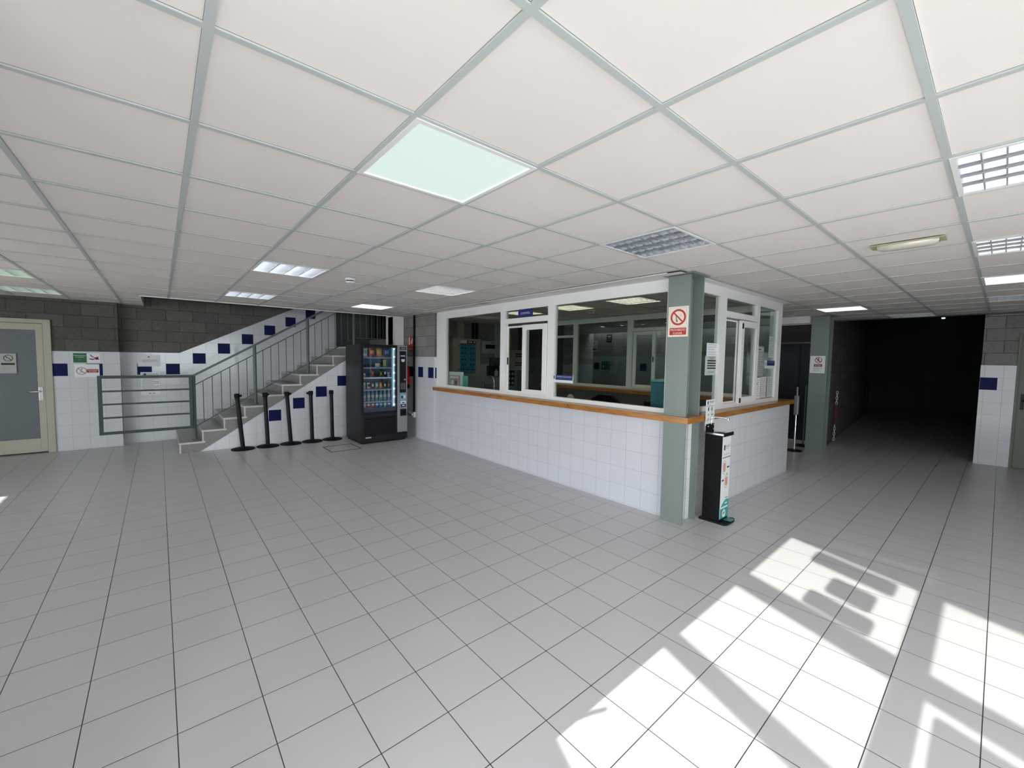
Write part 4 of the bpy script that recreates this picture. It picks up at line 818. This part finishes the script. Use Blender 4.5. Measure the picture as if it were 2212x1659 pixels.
b = MB(); b.box(6.26, 6.62, 8.34, 8.4, 1.17, 1.46, 'black_m'); b.box(6.33, 6.62, 8.3, 8.4, 1.46, 1.66, 'char'); b.build('rack', parent=t)
b = MB(); b.lathe([(.045, 0), (.05, .01), (.05, .12), (.015, .15), (.015, .18)], (6.47, 8.27, 1.20), 'lgrey', 16); b.build('bottle', parent=t)
# desk + chair with tubular frame
t = thing('visitor_chair', 'chair with bent tubular frame standing inside the booth', 'chair', (5.15, 6.7, 0))
b = MB(); b.tube([(5.0, 6.88, .44), (5.0, 6.86, 1.15), (5.03, 6.82, 1.25), (5.1, 6.70, 1.285), (5.1, 6.62, 1.27), (5.05, 6.52, 1.18), (5.02, 6.48, 1.0), (5.0, 6.47, .44)], .011, 'chrome', 10); b.build('frame', parent=t)
b = MB(); b.box(4.98, 5.4, 6.46, 6.9, .43, .47, 'black_m'); b.build('seat', parent=t, bevel=.01)
b = MB(); b.box(5.02, 5.05, 6.53, 6.83, .75, 1.15, 'grey'); b.build('backrest', parent=t, bevel=.01)
for x in (5.0, 5.38):
    for y in (6.48, 6.88): b = MB(); b.tube([(x, y, 0), (x, y, .43)], .012, 'chrome', 10); b.build('leg', parent=t)
# office chair near the front pane
CXo, CYo = 5.22, 3.80
t = thing('office_chair', 'black office chair behind the large booth pane', 'chair', (CXo, CYo, 0))
b = MB(); pts = [(-.25, 0), (.25, 0), (.27, .25), (.24, .42), (.13, .50), (-.10, .50), (-.23, .43), (-.27, .25)]
b.prism([(x, z) for x, z in pts], (CXo - .22, CYo, .625), (0, -1, 0), (0, 0, 1), .06, 'black'); b.build('backrest', parent=t, bevel=.02)
b = MB(); b.box(CXo - .15, CXo + .3, CYo - .25, CYo + .25, .45, .53, 'black'); b.build('seat', parent=t, bevel=.02)
b = MB(); b.lathe([(.03, .08), (.03, .45)], (CXo + .08, CYo, 0), 'black', 12)
b.bar((CXo - .19, CYo, .62), (CXo - .1, CYo, .47), .05, .02, 'black'); b.build('gas_lift', parent=t)
b = MB()
for k in range(5):
    a = 2 * PI * k / 5; b.bar((CXo + .08, CYo, .09), (CXo + .08 + .27 * math.cos(a), CYo + .27 * math.sin(a), .06), .04, .03, 'black'); b.lathe([(.025, 0), (.025, .045)], (CXo + .08 + .27 * math.cos(a), CYo + .27 * math.sin(a), 0), 'black', 10)
b.build('star_base', parent=t)
# blue container, desk items by the front glass
b = MB(); b.box(4.32, 4.6, 2.33, 2.625, 1.091, 1.395, 'blue_plastic'); t = thing('storage_box', 'blue plastic box with pale lid behind the column in the booth', 'box', (4.46, 2.48, 1.091)); b.build('box_body', parent=t, bevel=.008)
b = MB(); b.box(4.315, 4.605, 2.325, 2.63, 1.397, 1.43, 'blue_lid'); b.build('lid', parent=t, bevel=.012)
b = MB(); b.lathe([(.055, 0), (.055, .012)], (4.36, 3.892, 1.091), 'white', 24)
b = MB(); b.lathe([(.058, .012), (.058, 0)], (4.36, 3.892, 1.10), 'white', 28, 'x'); b.lathe([(.004, .001), (.004, .0)], (4.357, 3.892, 1.10), 'ink', 8, 'x'); b.box(4.3575, 4.3582, 3.889, 3.895, 1.075, 1.10, 'ink'); b.box(4.3575, 4.3582, 3.875, 3.895, 1.093, 1.097, 'ink')
b.box(4.36, 4.40, 3.872, 3.912, 1.03, 1.05, 'white')
t = tag(b.build('desk_clock', loc=(4.36, 3.892, 1.05)), 'small round white clock at the lower edge of the booth pane', 'clock')
t = thing('desk', 'long dark desk under the booth front glass', 'desk', (4.55, 4.0, 0))
b = MB(); b.box(4.275, 4.85, 2.66, 6.3, 1.0, 1.03, 'grey'); b.build('desk_top', parent=t)
for y in (2.7, 4.5, 6.25): b = MB(); b.box(4.3, 4.83, y - .02, y + .02, 0, 1.0, 'grey'); b.build('leg', parent=t)
t = thing('monitor', 'black computer monitor beside the blue box in the booth', 'monitor', (4.7, 2.82, 1.03))
b = MB(); b.box(4.69, 4.71, 2.67, 2.94, 1.05, 1.125, 'black'); b.build('screen', parent=t, bevel=.003)
b = MB(); b.box(4.66, 4.76, 2.75, 2.87, 1.03, 1.04, 'black'); b.box(4.705, 4.72, 2.79, 2.83, 1.03, 1.1, 'black'); b.build('stand', parent=t)
# far wall notices seen through the booth
def farsign(y1, y0, z0, z1, mat, nm_, lb, fn_=None):
    s = Sheet((10.448, y1, z0), NX, y1 - y0, z1 - z0, mat, .003)
    if fn_: fn_(s)
    tag(s.build(nm_, loc=(10.45, (y0 + y1) / 2, z0)), lb, 'sign')
farsign(8.46, 8.24, 1.91, 2.24, 'lgrey', 'no_smoking_sign', 'dim no smoking sign on the far wall seen through both booth windows', lambda s: (s.ring(.11, .21, .085, .018, 'redd'), s.line(.05, .27, .17, .15, .015, 'redd', 2), s.rect(.02, .03, .18, .06, 'redd')))
farsign(7.89, 7.71, 2.18, 2.42, 'black', 'defibrillator_sign', 'dark defibrillator sign high on the far wall', lambda s: (s.ring(.09, .10, .05, .012, 'lgrey'), s.rect(.03, .17, .12, .03, 'lgrey')))
farsign(8.73, 8.51, 1.98, 2.06, 'black', 'small_sign', 'small black lettered plate on the far wall')
t = thing('defibrillator_cabinet', 'green defibrillator cabinet on the far wall', 'cabinet', (10.4, 7.85, 1.35))
b = MB(); b.box(10.33, 10.45, 7.74, 7.98, 1.35, 1.61, P('defib_green', (.01, .13, .10), .4)); b.build('cabinet_body', parent=t, bevel=.006)
b = MB(); b.lathe([(.035, 0), (.035, -.003)], (10.33, 7.90, 1.45), 'lgrey', 16, 'x'); b.build('heart_mark', parent=t)
farsign(7.75, 7.49, 1.25, 1.46, 'lgrey', 'notice', 'pale sheet below the green cabinet on the far wall')
farsign(7.60, 7.47, 1.40, 1.64, 'lgrey', 'notice', 'narrow pale sheet right of the green cabinet on the far wall')
# chain by the corridor
t = thing('plastic_chain', 'red and white plastic barrier chain hanging by the corridor wall', 'chain', (10.85, 2.24, .03))
zt = 1.06; n = 19
for k in range(n):
    z = zt - k * .054; x = 10.85 - .0035 * k * (1 if k > 0 else 0); c = 'redd' if 5 <= k <= 12 else 'white'
    b = MB(); pts = []; a_, b_ = .017, .036
    for q in range(13): tt = 2 * PI * q / 12; dx = a_ * math.cos(tt); pts.append((x + (dx if k % 2 else 0), 2.236 + (0 if k % 2 else dx), z - .03 + b_ * math.sin(tt)))
    b.tube(pts, .0055, c, 6, caps=False); b.build('link', parent=t)
b = MB(); b.tube([(10.85, 2.275, 1.075), (10.85, 2.235, 1.07), (10.85, 2.23, 1.085)], .006, 'grey', 8); b.build('hook', parent=t)
b = MB(); b.lathe([(.04, -.02), (.05, 0), (.04, .02)], (20.5, 1.44, 3.25), 'exit', 12); tag(b.build('indicator_lamp', loc=(20.5, 1.44, 3.25)), 'tiny pale green lamp glowing at the end of the dark corridor', 'lamp')

# ---- ceiling fittings
def ledpanel(i, j, m, label):
    x, y = GX + GP * i, GY + GP * j; t = thing('ceiling_light_panel', label, 'ceiling light', (x + .3, y + .3, ZC))
    b = MB()
    for a0, a1, c0, c1 in [(.004, .596, .004, .026), (.004, .596, .574, .596), (.004, .026, .026, .574), (.574, .596, .026, .574)]: b.box(x + a0, x + a1, y + c0, y + c1, ZC - .003, 2.503, 'alu')
    b.build('frame', parent=t)
    b = MB(); b.box(x + .026, x + .574, y + .026, y + .574, 2.498, 2.504, m); b.build('diffuser', parent=t)
    if m == 'led':
        b = MB(); b.box(x + .026, x + .574, y + .568, y + .574, 2.4955, 2.4985, 'led_edge'); b.box(x + .568, x + .574, y + .026, y + .574, 2.4955, 2.4985, 'led_edge'); b.build('edge_glow', parent=t)
    return t
def louvre(i, j, tm, label):
    RF = 'reflector_off' if (i, j) in ((3, 0), (12, -3), (15, -1)) else 'reflector'  # darker copy of the reflector, its unlit look put into the colour
    x, y = GX + GP * i, GY + GP * j; t = thing('louvre_ceiling_light', label, 'ceiling light', (x + .3, y + .3, ZC)); zt = 2.57
    b = MB()
    for a0, a1, c0, c1 in [(.004, .596, .004, .022), (.004, .596, .578, .596), (.004, .022, .022, .578), (.578, .596, .022, .578)]: b.box(x + a0, x + a1, y + c0, y + c1, ZC - .003, 2.503, 'alu')
    b.build('frame', parent=t)
    b = MB()   # four parabolic troughs
    for k in range(4):
        x0 = x + .022 + .139 * k; n = 8
        for q in range(n):
            def pp(a): u = a / n; return x0 + .139 * u, 2.503 + .062 * (1 - (2 * u - 1) ** 2) ** .6 if 0 < u < 1 else 2.503
            (xa, za), (xb, zb) = pp(q), pp(q + 1); b.quad((xa, y + .022, za), (xb, y + .022, zb), (xb, y + .578, zb), (xa, y + .578, za), RF)
    for yy in (.022, .578): b.box(x + .022, x + .578, y + yy - .001, y + yy + .001, 2.5, zt, RF)
    b.box(x + .01, x + .59, y + .01, y + .59, zt + .001, zt + .012, 'plenum')
    b.build('reflector', parent=t)
    for k in range(4):
        b = MB(); xc = x + .022 + .139 * (k + .5); b.tube([(xc, y + .03, 2.545), (xc, y + .57, 2.545)], .012, tm, 10); b.build('tube', parent=t)
    b = MB()
    for k in range(1, 4): xc = x + .022 + .139 * k; b.box(xc - .004, xc + .004, y + .0225, y + .5775, ZC, 2.52, 'blade' if RF == 'reflector' else 'reflector_off')
    for k in range(1, 8): yc = y + .022 + .0695 * k; b.box(x + .0225, x + .5775, yc - .0025, yc + .0025, ZC + .0015, 2.522, 'blade' if RF == 'reflector' else 'reflector_off')
    b.build('louvre', parent=t)
    return t
LBL = {(0, 0): 'large square pale green LED panel nearest the camera', (0, 5): 'lit four tube louvre light above the stair foot, the nearer one', (0, 9): 'lit louvre light next to the stair void', (3, 9): 'bright LED panel in front of the vending machine',
       (3, 5): 'louvre light between the vending machine and the booth, faintly lit', (3, 0): 'unlit mirror louvre light in front of the booth corner', (3, -3): 'large mirror louvre light at the right edge of the picture', (6, -3): 'second mirror louvre light along the right edge',
       (9, -3): 'bright LED panel along the right edge', (12, -3): 'unlit louvre light farthest along the right edge', (12, 0): 'bright LED panel above the far steel column', (15, -1): 'dim louvre light at the mouth of the dark corridor',
       (-4, 9): 'greenish louvre light at the far left, the nearer one', (-4, 12): 'greenish louvre light at the far left, next to the back wall', (7, 5): 'warm louvre light inside the booth, middle one', (7, 3): 'warm louvre light inside the booth nearest the column', (7, 7): 'warm louvre light deep inside the booth above CONTROL', (6, 9): 'LED panel at the back of the booth ceiling'}
for (i, j), k in FIX.items():
    if k in ('led', 'led2'): ledpanel(i, j, k, LBL[(i, j)])
    else: louvre(i, j, {'lou_on': 'tube', 'lou_semi': 'tube_s', 'lou_off': 'tube_off', 'lou_g': 'tube_g', 'lou_w': 'tube_w'}[k], LBL[(i, j)])
def smoke(x, y, label):
    t = thing('smoke_detector', label, 'smoke detector', (x, y, ZC - .002))
    b = MB(); b.lathe([(.055, 0), (.055, -.018), (.045, -.022)], (x, y, ZC - .002), 'white', 24); b.build('base', parent=t)
    b = MB(); b.lathe([(.036, -.02), (.036, -.034)], (x, y, ZC - .002), 'black_m', 16); b.lathe([(.048, -.034), (.046, -.045), (.03, -.05)], (x, y, ZC - .002), 'white', 24); b.build('sensor_cap', parent=t)
smoke(1.62, 4.70, 'round white smoke detector on the hall ceiling'); smoke(5.72, 4.66, 'white smoke detector on the booth ceiling')
t = thing('emergency_light', 'yellowed recessed emergency light on the ceiling before the corridor', 'emergency light', (4.04, .49, ZC))
b = MB(); b.box(3.965, 4.115, .30, .685, ZC - .006, ZC - .001, 'plate'); b.build('mounting_plate', parent=t)
b = MB(); n = 10; prof = []
for k in range(n + 1): a = PI * k / n; prof.append((4.04 - .05 * math.cos(a), ZC - .006 - .035 * math.sin(a)))
pz = [(p[0], p[1]) for p in prof]
vs_ = []; ys = [(.33, .55), (.36, .9), (.40, 1), (.58, 1), (.62, .9), (.65, .55)]
for yy, sc in ys:
    for p in pz: vs_.append((4.04 + (p[0] - 4.04) * sc, yy, ZC - .006 + (p[1] - ZC + .006) * sc))
fs = [(a * (n + 1) + k, a * (n + 1) + k + 1, (a + 1) * (n + 1) + k + 1, (a + 1) * (n + 1) + k) for a in range(len(ys) - 1) for k in range(n)]
b.add(vs_, fs, 'lens', True); b.build('lens', parent=t)
